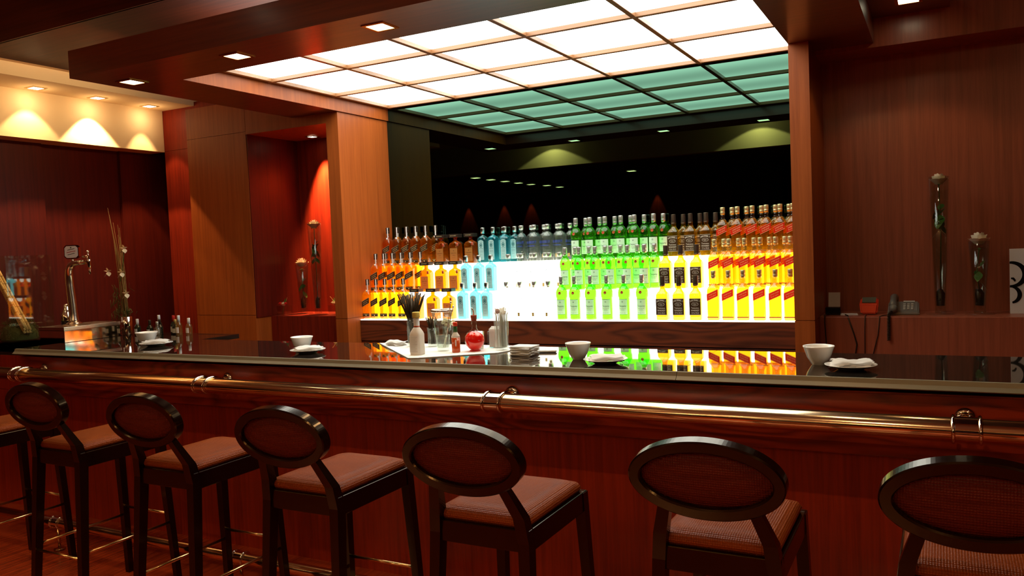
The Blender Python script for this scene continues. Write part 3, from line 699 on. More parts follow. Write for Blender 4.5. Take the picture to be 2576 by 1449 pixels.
for key, proto, desc, grp in kinds:
    used = False
    for i in range(3):
        rowsN = [(4.765, 0.)] if i == 0 else ([(4.873, 0.), (4.950, .012)] if i == 1 else [(5.027, 0.), (5.1075, .012)])
        for rk, (y, dx) in enumerate(rowsN):
            if rk and (i == 1 and key in ('AM', 'JD', 'BB')): continue
            if key == 'AM' and i == 1: y = 4.88
            if rk and key == 'AM': y = 5.112
            for n, x in enumerate(XB[key][i]):
                if rk: x = x + (.040 if key not in ('BL',) else .036)
                if rk and x > -.742: continue
                if key == 'AM' and rk and n == 2: continue
                if rk and key == 'AM': continue
                if rk and key == 'BB' and n == 2: x -= .002
                o = proto if not used else copy_tree(proto); used = True
                o.location = (x, y, TZ[i] + .0005); o.rotation_euler = (0, 0, radians(random.uniform(-4, 4)) if key != 'AM' else radians(random.uniform(-2, 2)))
                where = ('%s step' % tier[i]) if i == 0 else ('%s row, %s step' % (('front', 'rear')[rk], tier[i]))
                tag(o, '%s, %s from left, %s' % (desc, ORD[n], where), 'bottle', '%s on the lit steps' % grp)

# ------------------------------------------------------------------ bowls and plates with napkins
def bowl(x, y, s, lb):
    t = root('bowl', (x, y, BZ), lb, 'bowl', 'small white bowls on the bar')
    mb = MB(); mb.lathe([(.026 * s, .0005), (.028 * s, .004), (.030 * s, .006), (.045 * s, .03), (.057 * s, .066), (.0605 * s, .072), (.0595 * s, .0745), (.055 * s, .070), (.043 * s, .034), (.028 * s, .012), (.001, .009)], 40, cap=False); mb.build('bowl_shell', 'porcelain', t)
    return t
def folded(seed, w, d, h, zig=False):
    rnd = random.Random(seed); mb = MB(); N = 14
    for layer in range(4):
        z0 = .004 + layer * h / 4; a = radians(rnd.uniform(-9, 9) + layer * 5); vs = []; ox, oy = rnd.uniform(-.004, .004), rnd.uniform(-.004, .004)
        for i in range(N + 1):
            for j in range(N + 1):
                u, v = i / N * 2 - 1, j / N * 2 - 1
                x = u * w; y = v * d
                if zig and abs(v) > .99: y += (.004 if i % 2 else -.004)
                if zig and abs(u) > .99: x += (.004 if j % 2 else -.004)
                z = z0 + .010 * (1 - v * v) * (.6 + .4 * sin(u * 3 + seed)) + .004 * sin(u * 5 + seed + layer) * cos(v * 4) - .006 * (abs(u) ** 3) * (1 if layer < 3 else .3)
                X = ox + x * cos(a) - y * sin(a); Y = oy + x * sin(a) + y * cos(a); vs.append((X, Y, max(z, .002)))
        fs = [(i * (N + 1) + j, (i + 1) * (N + 1) + j, (i + 1) * (N + 1) + j + 1, i * (N + 1) + j + 1) for i in range(N) for j in range(N)]
        mb.add(vs, fs, 0, True)
    return mb
def plate(x, y, s, lb, lbn, seed, zig=False, rz=0.):
    t = root('plate', (x, y, BZ), lb, 'plate', 'small white plates on the bar')
    mb = MB(); mb.lathe([(.045 * s, .0005), (.050 * s, .003), (.060 * s, .009), (.088 * s, .0175), (.094 * s, .019), (.094 * s, .0205), (.088 * s, .020), (.060 * s, .0125), (.045 * s, .009), (.001, .008)], 48, cap=False); mb.build('plate_disc', 'porcelain', t)
    mb = folded(seed, .070 * s, .050 * s, .022, zig); nb = mb.build('folded_napkin', 'paper', None, loc=(x + .002, y, BZ + .011), rot=(0, 0, rz)); tag(nb, lbn, 'napkin', 'folded napkins on the plates')
bowl(-4.44, 3.42, 1.12, 'small white bowl at the left end of the bar by the beer tap')
bowl(-3.07, 3.33, 1.0, 'small white bowl second from the left on the bar')
bowl(-1.425, 3.29, .95, 'small white bowl just right of the napkin stack')
bowl(-.424, 3.335, .98, 'small white bowl at the right end of the bar')
plate(-4.255, 3.34, 1.04, 'white side plate at the left end of the bar', 'folded white napkin on the leftmost side plate', 1, rz=.5)
plate(-2.945, 3.235, .98, 'white side plate second from the left on the bar', 'folded white napkin on the second side plate from the left', 2, rz=.7)
plate(-1.262, 3.20, 1.0, 'white side plate beside the bowl in the middle of the bar', 'folded white napkin on the side plate right of the napkin stack', 3, rz=.4)
plate(-.300, 3.235, .98, 'white side plate at the right end of the bar', 'folded white napkin with zigzag edge on the rightmost plate', 4, True, .1)

# ------------------------------------------------------------------ cluster on the white cloth
pts = [(-2.80, 3.66), (-2.245, 3.150), (-2.20, 3.165), (-1.90, 3.40), (-1.84, 3.62), (-1.80, 3.665), (-2.74, 3.675)]
mb = MB(); mb.prism(pts, BZ + .0006, BZ + .004); o = mb.build('bar_cloth', 'cloth'); tag(o, 'white cloth spread under the straws, sauces and glasses', 'cloth')
CZ = BZ + .0042
def strawglass(x, y, h, r, n, sl, lb, lean, mat='straw', wid=.0028):
    t = root('drinking_glass', (x, y, CZ), lb, 'glass')
    MB().lathe([(r * .86, 0), (r * .9, .004), (r, h), (r - .002, h), (r * .86, .012), (.001, .010)], 28, cap=False).build('glass_wall', 'glass2', t)
    rnd = random.Random(int(x * 1000))
    for k in range(n):
        a = rnd.uniform(0, 2 * pi); q = rnd.uniform(0, .7) * r; tilt = rnd.uniform(.1, 1) * lean; b = rnd.uniform(0, 2 * pi)
        p0 = (q * .6 * cos(a), q * .6 * sin(a), .014); L = sl * rnd.uniform(.9, 1.04)
        rr = r * .78; p1 = (rr * cos(b) * tilt / lean, rr * sin(b) * tilt / lean, h)
        d = Vector(p1) - Vector(p0); d.normalize(); p2 = Vector(p0) + d * L * 1.0
        p2 = Vector((p1[0] + (p2.x - p1[0]) * (1 + lean), p1[1] + (p2.y - p1[1]) * (1 + lean), p2.z))
        MB().tube([p0, p1, p2], wid, 6).build('straw', mat, t)
    return t
strawglass(-2.495, 3.56, .150, .036, 80, .265, 'tall glass crammed with long black straws', 1.0, wid=.0026)
strawglass(-2.375, 3.565, .100, .030, 22, .145, 'short glass packed with black stirrers beside the straw glass', .3)
# bottle wrapped in pale paper, yellow cap
t = root('bitters_bottle', (-2.268, 3.265, CZ), 'small bottle wrapped in pale paper with a yellow cap', 'bottle')
mb = MB(); mb.loft([(0, .028, .026, .010), (.004, .030, .028, .012), (.100, .030, .028, .012), (.112, .027, .025, .014), (.128, .019, .019, .016), (.134, .015, .015, .015)], 4); mb.build('body', 'cream', t)
MB().lathe([(.0150, .134), (.0135, .140), (.0145, .175), (.0145, .182)], 18).build('neck', 'white', t)
MB().lathe([(.0152, .136), (.0152, .142)], 18).build('neck_band', 'sauce', t)
MB().lathe([(.0185, .182), (.0185, .206), (.0175, .209)], 20).build('cap', 'yellowcap', t)
mb = MB(); mb.add([(-.026, -.0288, .012), (.026, -.0288, .012), (.026, -.0288, .096), (-.026, -.0288, .096)], [(0, 1, 2, 3)])
for i in range(11):
    mb.add([(-.022, -.0291, .088 - i * .0070), (.020 - (i * 7 % 5) * .003, -.0291, .088 - i * .0070), (.020 - (i * 7 % 5) * .003, -.0291, .0887 - i * .0070), (-.022, -.0291, .0887 - i * .0070)], [(0, 1, 2, 3)], 1)
mb.build('label', ['paper', 'phonekey'], t)
# mixing glass with strainer
t = root('mixing_glass', (-2.215, 3.415, CZ), 'tall mixing glass with a coil strainer and bar spoons', 'glass')
MB().lathe([(.028, 0), (.031, .004), (.040, .10), (.050, .195), (.048, .195), (.038, .10), (.027, .018), (.001, .014)], 32, cap=False).build('glass_wall', 'glass2', t)
MB().lathe([(.001, .0145), (.028, .0185), (.036, .08), (.001, .08)], 24, cap=False).build('ice_water', 'vodka', t)
mb = MB(); n = 160
mb.tube([(.049 * cos(2 * pi * k / n) , .049 * sin(2 * pi * k / n), .203 + 0 * k) for k in range(n)], .006, 8, closed=True)
for k in range(0, n, 4): 
    a = 2 * pi * k / n; mb.tube([(.049 * cos(a) + .0075 * cos(q) * cos(a), .049 * sin(a) + .0075 * cos(q) * sin(a), .203 + .0075 * sin(q)) for q in [2 * pi * j / 8 for j in range(8)]], .0013, 4, closed=True)
mb.build('strainer', 'chrome', t)
for (a, b) in (((.010, .0, .016), (.062, -.01, .245)), ((-.006, .008, .016), (.056, .02, .22))):
    mb = MB(); mb.tube([a, b], .0022, 8); mb.ball(b, .006, n=8); mb.build('bar_spoon', 'chrome', t)
# hot sauce
t = root('pepper_sauce_bottle', (-2.115, 3.375, CZ), 'small red pepper sauce bottle with a red cap and green neck', 'bottle')
MB().lathe([(.0195, 0), (.021, .003), (.021, .074)], 20).build('sauce_body', 'sauce', t)
MB().lathe([(.021, .0742), (.0205, .082), (.0125, .094), (.0095, .100)], 20).build('shoulder', 'cream', t)
MB().lathe([(.0098, .1002), (.0108, .101), (.0098, .124), (.0096, .130)], 16).build('neck_foil', pbr('green_foil', (.02, .12, .04), .3), t)
MB().lathe([(.0112, .130), (.0112, .146), (.0100, .149)], 16).build('cap', 'redplast', t)
mb = MB(); r = .0214; N = 8
w = .018
vs = []; 
for (a, b) in ((-w, 0), (0, -w), (w, 0), (0, w)): vs.append((r * sin((a + .012) / r), -r * cos((a + .012) / r) - .0006, .048 + b))
vs.append((r * sin(.012 / r), -r * cos(.012 / r) - .0012, .048)); mb.add(vs, [(0, 1, 4), (1, 2, 4), (2, 3, 4), (3, 0, 4)])
V, F = text('TABASCO', .0055, .020); mb.add([(r * sin((x + .012) / r), -r * cos((x + .012) / r) - .0016, .048 + z) for x, z in V], F, 1)
mb.build('label', ['paper', 'winered'], t)
# red decanter
t = root('decanter', (-2.045, 3.44, CZ), 'round glass decanter of bright red syrup with a pourer', 'decanter')
MB().lathe([(.026, 0), (.028, .004), (.020, .008), (.030, .014), (.043, .030), (.0485, .052), (.0465, .070), (.041, .080), (.030, .089), (.016, .097), (.001, .098)], 32, cap=False).build('syrup', 'redliq', t)
MB().lathe([(.027, -.0), (.030, .004), (.022, .0085), (.032, .014), (.045, .030), (.0505, .052), (.048, .072), (.036, .090), (.018, .102), (.0125, .112), (.0125, .150), (.0145, .154)], 32, cap=False).build('glass_wall', 'glass', t)
MB().lathe([(.0135, .150), (.0165, .176), (.0155, .178), (.004, .179)], 20).build('stopper', pbr('red_cork', (.30, .05, .03), .6), t)
MB().tube([(0, 0, .178), (0, 0, .195), (-.003, -.004, .207), (-.006, -.010, .214)], .0035, 8).build('pour_spout', 'chrome', t)
# shaker tin, napkin cube and straws
t = root('measure_cup', (-2.065, 3.52, CZ), 'small steel jigger between the sauce bottle and the decanter', 'measure')
MB().lathe([(.019, 0), (.0195, .002), (.024, .088), (.0225, .088), (.018, .004)], 24, cap=False).build('cup', 'steel', t)
t = root('napkin_holder', (-1.995, 3.59, CZ), 'white paper napkins in a clear holder behind the red decanter', 'napkin holder')
BOX(-.045, .045, -.035, .035, 0, .085, bev=.003).build('acrylic_box', 'glass', t)
for k in range(5): BOX(-.038, .038, -.028 + k * .012, -.020 + k * .012, .003, .098 + (k % 3) * .005, bev=.003).build('napkin', 'paper', t)
t = root('drinking_glass', (-2.035, 3.625, CZ), 'tall glass full of pale straws right of the red decanter', 'glass')
t.location = (-1.925, 3.50, CZ)
MB().lathe([(.030, 0), (.033, .004), (.0365, .178), (.0345, .178), (.030, .014), (.001, .011)], 28, cap=False).build('glass_wall', 'glass', t)
rnd = random.Random(5)
for k in range(26):
    a = rnd.uniform(0, 2 * pi); q = rnd.uniform(0, .024); MB().tube([(q * cos(a), q * sin(a), .015), (q * cos(a) * 1.25, q * sin(a) * 1.25, .175), (q * cos(a) * 1.5, q * sin(a) * 1.5, .185 + rnd.uniform(0, .03))], .0030, 6).build('straw', 'clearstraw', t)
MB().lathe([(.001, 0), (.013, .001), (.0135, .003), (.001, .004)], 20, cap=False).xf(Matrix.Translation((0, -.03, .195)) @ Matrix.Rotation(radians(90), 4, 'X')).build('stirrer_disc', pbr('pink_disc', (.70, .52, .48), .5), t)
# napkin stacks
def nstack(x, y, n, w, lb, seed):
    rnd = random.Random(seed)
    for k in range(n):
        a = rnd.uniform(-.25, .25); mb = MB(); h = .0042
        mb.box(-w, w, -w * .8, w * .8, 0, h, .0015, seg=1)
        o = mb.build('paper_napkin', 'paper', None, loc=(x + rnd.uniform(-.004, .004), y + rnd.uniform(-.004, .004), BZ + .0008 + k * (h + .0003)), rot=(0, 0, a))
        tag(o, '%s, %s from the bottom' % (lb, ORD[k]), 'napkin', 'paper napkins stacked in the middle of the bar')
nstack(-1.735, 3.37, 10, .056, 'small paper napkin in the stack by the cloth', 3)
o = BOX(-.07, .07, -.012, .012, 0, .012, bev=.005).build('rolled_napkin', 'cloth', None, loc=(-1.69, 3.47, BZ + .0006), rot=(0, 0, .25)); tag(o, 'rolled white napkin lying behind the napkin stack', 'napkin')
mb = folded(9, .055, .035, .02); o = mb.build('folded_napkin', 'paper', None, loc=(-2.62, 3.58, CZ + .0005), rot=(0, 0, -.3)); tag(o, 'folded white napkin at the left corner of the cloth', 'napkin')
t = root('garnish_dish', (-2.33, 3.64, CZ), 'small dish of pale blossoms behind the bitters bottle', 'flowers')
MB().lathe([(.018, 0), (.030, .10), (.028, .10), (.016, .004)], 20, cap=False).build('dish', 'glass2', t)
mb = MB()
rnd = random.Random(2)
for k in range(12): mb.ball((rnd.uniform(-.028, .028), rnd.uniform(-.02, .02), .108 + rnd.uniform(0, .035)), .010, n=8)
mb.build('blossoms', 'petal', t)

# ------------------------------------------------------------------ beer tap on its chrome base
t = root('beer_tap', (-5.30, 3.56, BZ), 'chrome swan neck beer tap on a raised steel drip tray', 'beer tap')
BOX(-.14, .135, -.212, .212, .080, .104, bev=.002).build('tray_rim', 'steel', t)
mb = MB(); mb.box(-.136, .131, -.208, .208, .0005, .0795, .002)
mb.build('base_box', 'chrome', t)
BOX(-.115, .11, .0, .195, .1042, .1065).build('drip_grille', 'steel', t)
mb = MB(); pp = [(-.115, .03, .105), (-.115, .03, .13), (-.117, .03, .18), (-.125, .03, .28), (-.135, .03, .38), (-.138, .03, .44), (-.130, .03, .485), (-.108, .03, .515), (-.075, .03, .530), (-.03, .03, .532), (.045, .03, .536)]
mb.tube(pp, [.040, .034, .030, .029, .028, .027, .026, .025, .022, .016, .013], 24); mb.lathe([(.052, 0), (.052, .006), (.042, .012)], 28, (-.115, .03, .104)); mb.build('column', 'tapchrome', t)
mb = MB(); mb.tube([(.045, .03, .536), (.095, .03, .538)], .010, 14); 
for k in range(4): mb.tube([(.0 + k * .014, .03, .535), (.004 + k * .014, .03, .535)], .0165, 14)
mb.tube([(.088, .03, .575), (.090, .03, .54), (.094, .03, .50), (.096, .03, .45)], [.010, .016, .011, .007], 14); f = mb.build('faucet', 'chrome', t)
mb = MB(); mb.tube([(.088, .03, .57), (.086, .03, .60)], .006, 10); mb.ball((.086, .03, .606), .010, n=12); mb.tube([(.035, .03, .572), (.085, .03, .574)], [.010, .006], 12); mb.build('tap_handle', 'chrome', f)
def octo(w, h, c): return [(-w + c, -h), (w - c, -h), (w, -h + c), (w, h - c), (w - c, h), (-w + c, h), (-w, h - c), (-w, -h + c)]
mb = MB(); mb.prism(octo(.052, .048, .016), -.012, .012); mb.xf(Matrix.Rotation(radians(90), 4, 'X')); mb.tube([(0, 0, -.075), (0, 0, -.046)], .009, 10)
md = mb.build('badge', 'chrome', t, loc=(-.085, .03, .610), rot=(0, 0, radians(28)))
mb = MB(); mb.prism(octo(.045, .041, .014), 0, .002); mb.xf(Matrix.Rotation(radians(90), 4, 'X')); V, F = text('Beer', .03, .06)
for z, w, m in ((.015, .05, 1), (-.002, .062, 2), (-.018, .05, 1)): mb.add([(-w / 2, -.0026, z - .004 - .2 * 0), (w / 2, -.0026, z + .006), (w / 2, -.0026, z + .010), (-w / 2, -.0026, z)], [(0, 1, 2, 3)], m)
mb.ball((0, -.002, .030), .005, 1, 8)
mb.build('badge_face', ['paper', 'ink', 'winered'], md, loc=(0, -.0125, 0))

# big glass box with bamboo and moss, at the left edge
t = root('display_vase', (-5.78, 3.42, BZ), 'large square glass vase holding a bamboo bundle and moss', 'vase')
mb = MB(); a, hh = .16, .60
for q in ((-a, a, -a, -a + .006), (-a, a, a - .006, a), (-a, -a + .006, -a + .006, a - .006), (a - .006, a, -a + .006, a - .006)): mb.box(q[0], q[1], q[2], q[3], 0.001, hh)
mb.box(-a, a, -a, a, 0, .008); mb.build('glass_wall', 'glass', t)
rnd = random.Random(4)
mb = MB()
for k in range(700):
    a1 = rnd.uniform(0, 2 * pi); a2 = rnd.uniform(0, pi * .5); R_ = .11 * rnd.uniform(.8, 1.1); c = Vector((R_ * cos(a1) * cos(a2) * 1.15, R_ * sin(a1) * cos(a2) * 1.15, .02 + R_ * sin(a2) * 1.3))
    d = Vector((rnd.uniform(-1, 1), rnd.uniform(-1, 1), rnd.uniform(-.4, 1))) * .022; e = Vector((rnd.uniform(-1, 1), rnd.uniform(-1, 1), rnd.uniform(-1, 1))) * .016
    mb.tube([c, c + d * .5 + e * .5, c + d], .0014, 4)
mb.lathe([(.115, .009), (.115, .05), (.09, .095), (.045, .125), (.001, .13)], 20, cap=False)
mo = mb.build('moss', 'moss', t); mo['kind'] = 'stuff'
for k in range(7):
    oy = (k % 3 - 1) * .020; oz = (k // 3) * .020; mb = MB()
    p0 = Vector((.13, -.02 + oy, .055 + oz)); p1 = Vector((-.14, -.06 + oy, .50 + oz * .6)); n = 8
    P_ = [p0.lerp(p1, i / n) for i in range(n + 1)]; mb.tube(P_, .0095, 10)
    for i in range(1, n): mb.tube([P_[i] - (p1 - p0).normalized() * .002, P_[i] + (p1 - p0).normalized() * .002], .0112, 10, m=1)
    mb.build('bamboo_cane', ['bamboo', 'reed'], t)
# orchid arrangement behind the tap
def rose(mb, c, r, m=0, tilt=.0):
    for ring_, (n, rr, h, op) in enumerate(((3, .30, 1.05, .05), (4, .52, 1.0, .15), (5, .78, .85, .35), (6, 1.0, .60, .7))):
        for k in range(n):
            a = 2 * pi * k / n + ring_ * .7; vs = []
            for i in range(5):
                for j in range(5):
                    u = (i / 4 - .5) * (1.9 if ring_ else 2.4); v = j / 4
                    rad = r * rr * (.35 + .65 * math.sin(v * pi / 2)) * (1 + .18 * op * v * v); zz = r * (-.25 + (h + .35) * v - .35 * op * v * v * v)
                    zz -= r * .10 * u * u * v; rad *= (1 - .06 * u * u)
                    ang = a + u * .62; vs.append((c[0] + rad * cos(ang), c[1] + rad * sin(ang), c[2] + zz))
            mb.add(vs, [(i * 5 + j, (i + 1) * 5 + j, (i + 1) * 5 + j + 1, i * 5 + j + 1) for i in range(4) for j in range(4)], m, True)
def leafm(mb, c, d, L, w, m=0):
    d = Vector(d).normalized(); s_ = d.cross(Vector((0, 0, 1))).normalized(); c = Vector(c); n = 6; vs = []
    for i in range(n + 1):
        t_ = i / n; p = c + d * L * t_ + Vector((0, 0, -.25 * L * t_ * t_)); ww = w * sin(pi * min(t_ * .95 + .05, 1)); vs += [p - s_ * ww, p + Vector((0, 0, -.12 * ww)), p + s_ * ww]
    mb.add(vs, [f for i in range(n) for f in ((3 * i, 3 * i + 1, 3 * i + 4, 3 * i + 3), (3 * i + 1, 3 * i + 2, 3 * i + 5, 3 * i + 4))], m, True)
t = root('orchid_arrangement', (-5.19, 3.84, BZ), 'tall arrangement of dry reeds and pale orchids behind the beer tap', 'flower arrangement')
MB().lathe([(.032, 0), (.034, .004), (.040, .13), (.038, .132)], 20, cap=True).build('metal_pot', 'chrome', t)
rnd = random.Random(8)
for k in range(11):
    x0, y0 = rnd.uniform(-.015, .015), rnd.uniform(-.015, .015); tx = rnd.uniform(-.14, -.01); H_ = rnd.uniform(.50, .80)
    MB().tube([(x0, y0, .12), (x0 + tx * .3, y0, .12 + H_ * .5), (x0 + tx * .8, y0 + rnd.uniform(-.02, .02), .12 + H_)], [.004, .0028, .001], 6).build('reed', 'reed', t)
for (x, y, z) in ((.05, -.02, .62), (-.14, -.02, .46), (.02, -.03, .45), (.045, -.02, .30)):
    mb = MB()
    for k in range(5): leafm(mb, (x, y, z), (cos(k * 1.257 + .4), -.35, sin(k * 1.257 + .4) + .25), .042, .016)
    mb.build('orchid_bloom', 'petal', t)
mb = MB()
for k in range(90):
    z = rnd.uniform(.12, .38); x = -.085 + .06 * (z - .1) + rnd.gauss(0, .022); c = Vector((x, rnd.gauss(0, .02), z)); mb.tube([c, c + Vector((rnd.uniform(-.02, .02), rnd.uniform(-.02, .02), -.03)), c + Vector((rnd.uniform(-.03, .03), rnd.uniform(-.03, .03), -.06))], .0013, 4)
for k in range(60):
    c = Vector((rnd.gauss(0, .02), rnd.gauss(0, .02), .135 + rnd.uniform(0, .04))); mb.tube([c, c + Vector((rnd.uniform(-.03, .03), rnd.uniform(-.03, .03), rnd.uniform(0, .03)))], .0016, 4)
o = mb.build('trailing_moss', 'moss', t); o['kind'] = 'stuff'
MB().tube([(.0, 0, .13), (-.04, -.01, .35), (.03, -.02, .52), (.05, -.02, .62)], .003, 6).build('orchid_stem', 'stem', t)
# shaker and little dish between vase and tap
t = root('cocktail_shaker', (-5.66, 3.70, BZ), 'chrome cocktail shaker behind the beer tap column', 'shaker')
MB().lathe([(.034, 0), (.036, .004), (.042, .115)], 28).build('tin', 'blackgloss', t)
MB().lathe([(.043, .115), (.043, .125), (.040, .160), (.026, .190), (.022, .200), (.021, .228), (.012, .236), (.001, .238)], 28, cap=False).build('lid', 'chrome', t)
t = root('ashtray', (-5.42, 3.88, BZ), 'low dark dish with a pale knob behind the drip tray', 'dish')
MB().lathe([(.05, 0), (.072, .02), (.068, .022), (.045, .006)], 28, cap=True).build('dish_body', 'blackgloss', t)
MB().ball((0, 0, .028), .012, n=12).build('knob', 'white', t)
# miniature bottles on the back leg of the bar
mini = [(-5.075, 3.84, 'winedark', 'paper', .115, 'dark miniature bottle with white neck label, leftmost of the group'),
        (-4.96, 3.93, 'winedark', 'white', .135, 'dark miniature bottle with tall white capsule'),
        (-4.945, 3.84, 'winedark', 'cap_black', .108, 'black capped miniature bottle in front of the white capsule one'),
        (-4.885, 3.875, 'winedark', 'cap_black', .110, 'black capped miniature bottle at the middle of the group'),
        (-4.845, 3.96, 'winedark', 'winered', .130, 'miniature bottle with red capsule'),
        (-4.83, 3.81, 'vodka', 'cap_silver', .100, 'small clear miniature bottle with a silver cap'),
        (-4.785, 3.925, 'winedark', 'lbl_gold', .105, 'miniature bottle with gold capsule'),
        (-4.72, 3.90, 'bottlecl', 'white', .135, 'amber miniature bottle with tall white capsule'),
        (-4.655, 3.93, 'bottlecl', 'paper', .115, 'amber miniature bottle with white capsule, rightmost of the group')]
for x, y, bm_, cp, h, lb in mini:
    t = root('miniature_bottle', (x, y, BZ), lb, 'bottle', 'miniature bottles at the left end of the bar')
    MB().lathe([(.020, 0), (.022, .003), (.022, h * .48), (.018, h * .58), (.0085, h * .68), (.008, h * .74)], 20).build('body', bm_, t)
    MB().lathe([(.0098, h * .66), (.0098, h * .985), (.0088, h)], 16).build('capsule', cp, t)
    mb = MB(); patch(mb, .0223, .034, h * .10, h * .40, 0, 8); mb.build('label', 'paper', t)

# ------------------------------------------------------------------ rose vases and cube vases
def rose_vase(x, y, z, h, r1, lb, grp, lean=0., rz=0.):
    t = root('rose_vase', (x, y, z), lb, 'vase', grp, rz)
    MB().lathe([(.070, 0), (.072, .002), (.070, .005)], 36).build('glass_saucer', 'glass', t)
    r0 = .026
    MB().lathe([(r0, .0055), (r0 + .002, .010), (r0 + .001, .04), (r0 + (r1 - r0) * .45, h * .5), (r1, h), (r1 - .004, h), (r0 + (r1 - r0) * .45 - .004, h * .5), (r0 - .003, .045), (.001, .042)], 32, cap=False).build('glass_wall', 'glass2', t)
    MB().lathe([(r0 - .004, .046), (r0 - .003 + (r1 - r0) * .42, h * .5), (r0 - .005 + (r1 - r0) * .86, h * .90)], 28).build('water', 'water', t)
    mb = MB(); rnd = random.Random(int(h * 99))
    for k in range(26):
        q = rnd.uniform(0, r0 - .008); a = rnd.uniform(0, 6.28); mb.ball((q * cos(a), q * sin(a), .054 + rnd.uniform(0, .075)), .009, n=8)
    mb.lathe([(r0 - .007, .047), (r0 - .004, .11), (.010, .132), (.001, .135)], 14, cap=False)
    o = mb.build('black_pebbles', 'pebble', t); o['kind'] = 'stuff'
    MB().tube([(0, 0, .12), (lean, 0, h * .55), (0, 0, h - .04)], .0028, 8).build('rose_stem', 'stem', t)
    mb = MB(); rose(mb, (0, 0, h - .030 if h > .6 else h - .006), r1 * (.84 if h > .6 else .92)); mb.build('rose_head', 'petal', t)
    mb = MB()
    n = 14 if h > .6 else 4
    for k in range(n):
        a = k * 2.2; rr = .03; leafm(mb, (.002 * cos(a), .002 * sin(a), h * (.69 if h > .6 else .58) + (k % 5 - 2) * .026), (.55 * cos(a), .55 * sin(a), 1 if k % 2 else -.6), .052, .021)
    for k in range(4): leafm(mb, (0, 0, h - .035), (cos(k * 1.6), sin(k * 1.6), -.2), .03, .006)
    mb.build('leaves', 'leaf', t)
    return t
rose_vase(.0, 4.90, 1.1005, .735, .050, 'tall tapered glass vase with a white rose on the right sill', 'rose vases on the right sill', .006)
rose_vase(.182, 4.90, 1.1005, .385, .051, 'short tapered glass vase with a white rose on the right sill', 'rose vases on the right sill', -.012)
rose_vase(-4.312, 4.88, 1.1005, .715, .056, 'tall tapered glass vase with a white rose in the left niche', 'rose vases in the left niche')
rose_vase(-4.49, 4.915, 1.1005, .395, .054, 'short tapered glass vase with a white rose in the left niche', 'rose vases in the left niche')
def cube_vase(x, y, lb, flip):
    t = root('cube_vase', (x, y, 1.1005), lb, 'vase', 'cube flower vases in the left niche')
    mb = MB(); a = .042
    for q in ((-a, a, -a, -a + .004), (-a, a, a - .004, a), (-a, -a + .004, -a + .004, a - .004), (a - .004, a, -a + .004, a - .004)): mb.box(q[0], q[1], q[2], q[3], 0, .075)
    mb.box(-a, a, -a, a, 0, .006); mb.build('glass_wall', 'glass', t)
    s_ = -1 if flip else 1
    for px, pz, mt, rr in ((-.030 * s_, .085, 'petalred', .018), (.002 * s_, .080, 'petal', .022), (.022 * s_, .088, 'petalred' if not flip else 'petal', .014)):
        mb = MB(); rose(mb, (px, -.008, pz), rr); mb.build('bloom', mt, t)
    mb = MB(); leafm(mb, (.006, 0, .08), (.4 * s_, -.1, 1.4), .075, .010); leafm(mb, (.0, 0, .08), (.7 * s_, .1, 1.0), .07, .008); mb.tube([(0, 0, .08), (-.02 * s_, 0, .01)], .002, 6); mb.build('leaves', 'leaf', t)
    MB().tube([(.01, .0, .08), (.045 * s_, -.01, .14)], .0015, 6).build('twig', 'reed', t)
cube_vase(-4.575, 4.785, 'small cube vase with red and white blooms left of the short rose vase', False)
cube_vase(-4.10, 4.84, 'small cube vase with red blooms right of the tall rose vase', True)

# ------------------------------------------------------------------ things on the right sill
SZ = 1.1003
o = BOX(-.032, .032, -.0012, .0012, 0, .118).build('paper_card', 'paper', None, loc=(-.545, 4.99, SZ + .0), rot=(radians(-8), 0, radians(-6))); tag(o, 'white card leaning on the wall at the left end of the right sill', 'card')
t = root('power_adapter', (-.535, 4.86, SZ), 'black power adapter in front of the white card', 'adapter')
BOX(-.040, .040, -.025, .025, 0, .045, bev=.005).build('case', 'blackgloss', t)
MB().tube([(-.02, -.02, .01), (-.03, -.13, .012), (-.032, -.128, -.03), (-.026, -.128, -.14), (-.030, -.128, -.30)], .003, 8).build('cable', 'black', t)
o = BOX(-.045, .045, -.03, .03, 0, .006).build('paper_note', 'paper', None, loc=(-.455, 4.86, SZ), rot=(0, 0, .2)); tag(o, 'white slip of paper between the adapter and the red terminal', 'paper')
t = root('card_terminal', (-.352, 4.90, SZ), 'small red card terminal with a grey screen on the right sill', 'card terminal')
mb = MB(); mb.hexa([(-.040, -.045, .004), (.040, -.045, .004), (.044, .045, .004), (-.044, .045, .004), (-.050, -.030, .060), (.050, -.030, .060), (.046, .045, .092), (-.046, .045, .092)])
b_ = bmesh.new(); me_ = mb.mesh('case', 'redplast'); b_.from_mesh(me_); bmesh.ops.bevel(b_, geom=b_.edges[:], offset=.008, segments=3, affect='EDGES'); b_.to_mesh(me_); b_.free(); put('case', me_, t)
mb = MB(); mb.hexa([(-.034, -.0245, .066), (.034, -.0245, .066), (.036, .034, .0905), (-.036, .034, .0905), (-.034, -.0255, .068), (.034, -.0255, .068), (.036, .033, .0925), (-.036, .033, .0925)])
mb.build('screen', 'lcd', t)
mb = MB(); mb.box(-.020, .020, -.004, .004, 0, .006); mb.build('foot', 'black', t)
o = MB().tube([(-.365, 4.850, SZ + .004), (-.362, 4.78, SZ + .004), (-.362, 4.734, SZ + .003), (-.364, 4.731, SZ - .06), (-.366, 4.731, SZ - .30)], .0025, 8).build('terminal_cable', 'black'); tag(o, 'black cable dropping straight down below the red card terminal', 'cable')
t = root('desk_phone', (-.175, 4.90, SZ), 'grey desk telephone with its handset on the left', 'telephone')
mb = MB(); mb.hexa([(-.085, -.060, 0), (.075, -.060, 0), (.075, .060, 0), (-.085, .060, 0), (-.080, -.056, .022), (.070, -.056, .022), (.070, .056, .068), (-.080, .056, .068)])
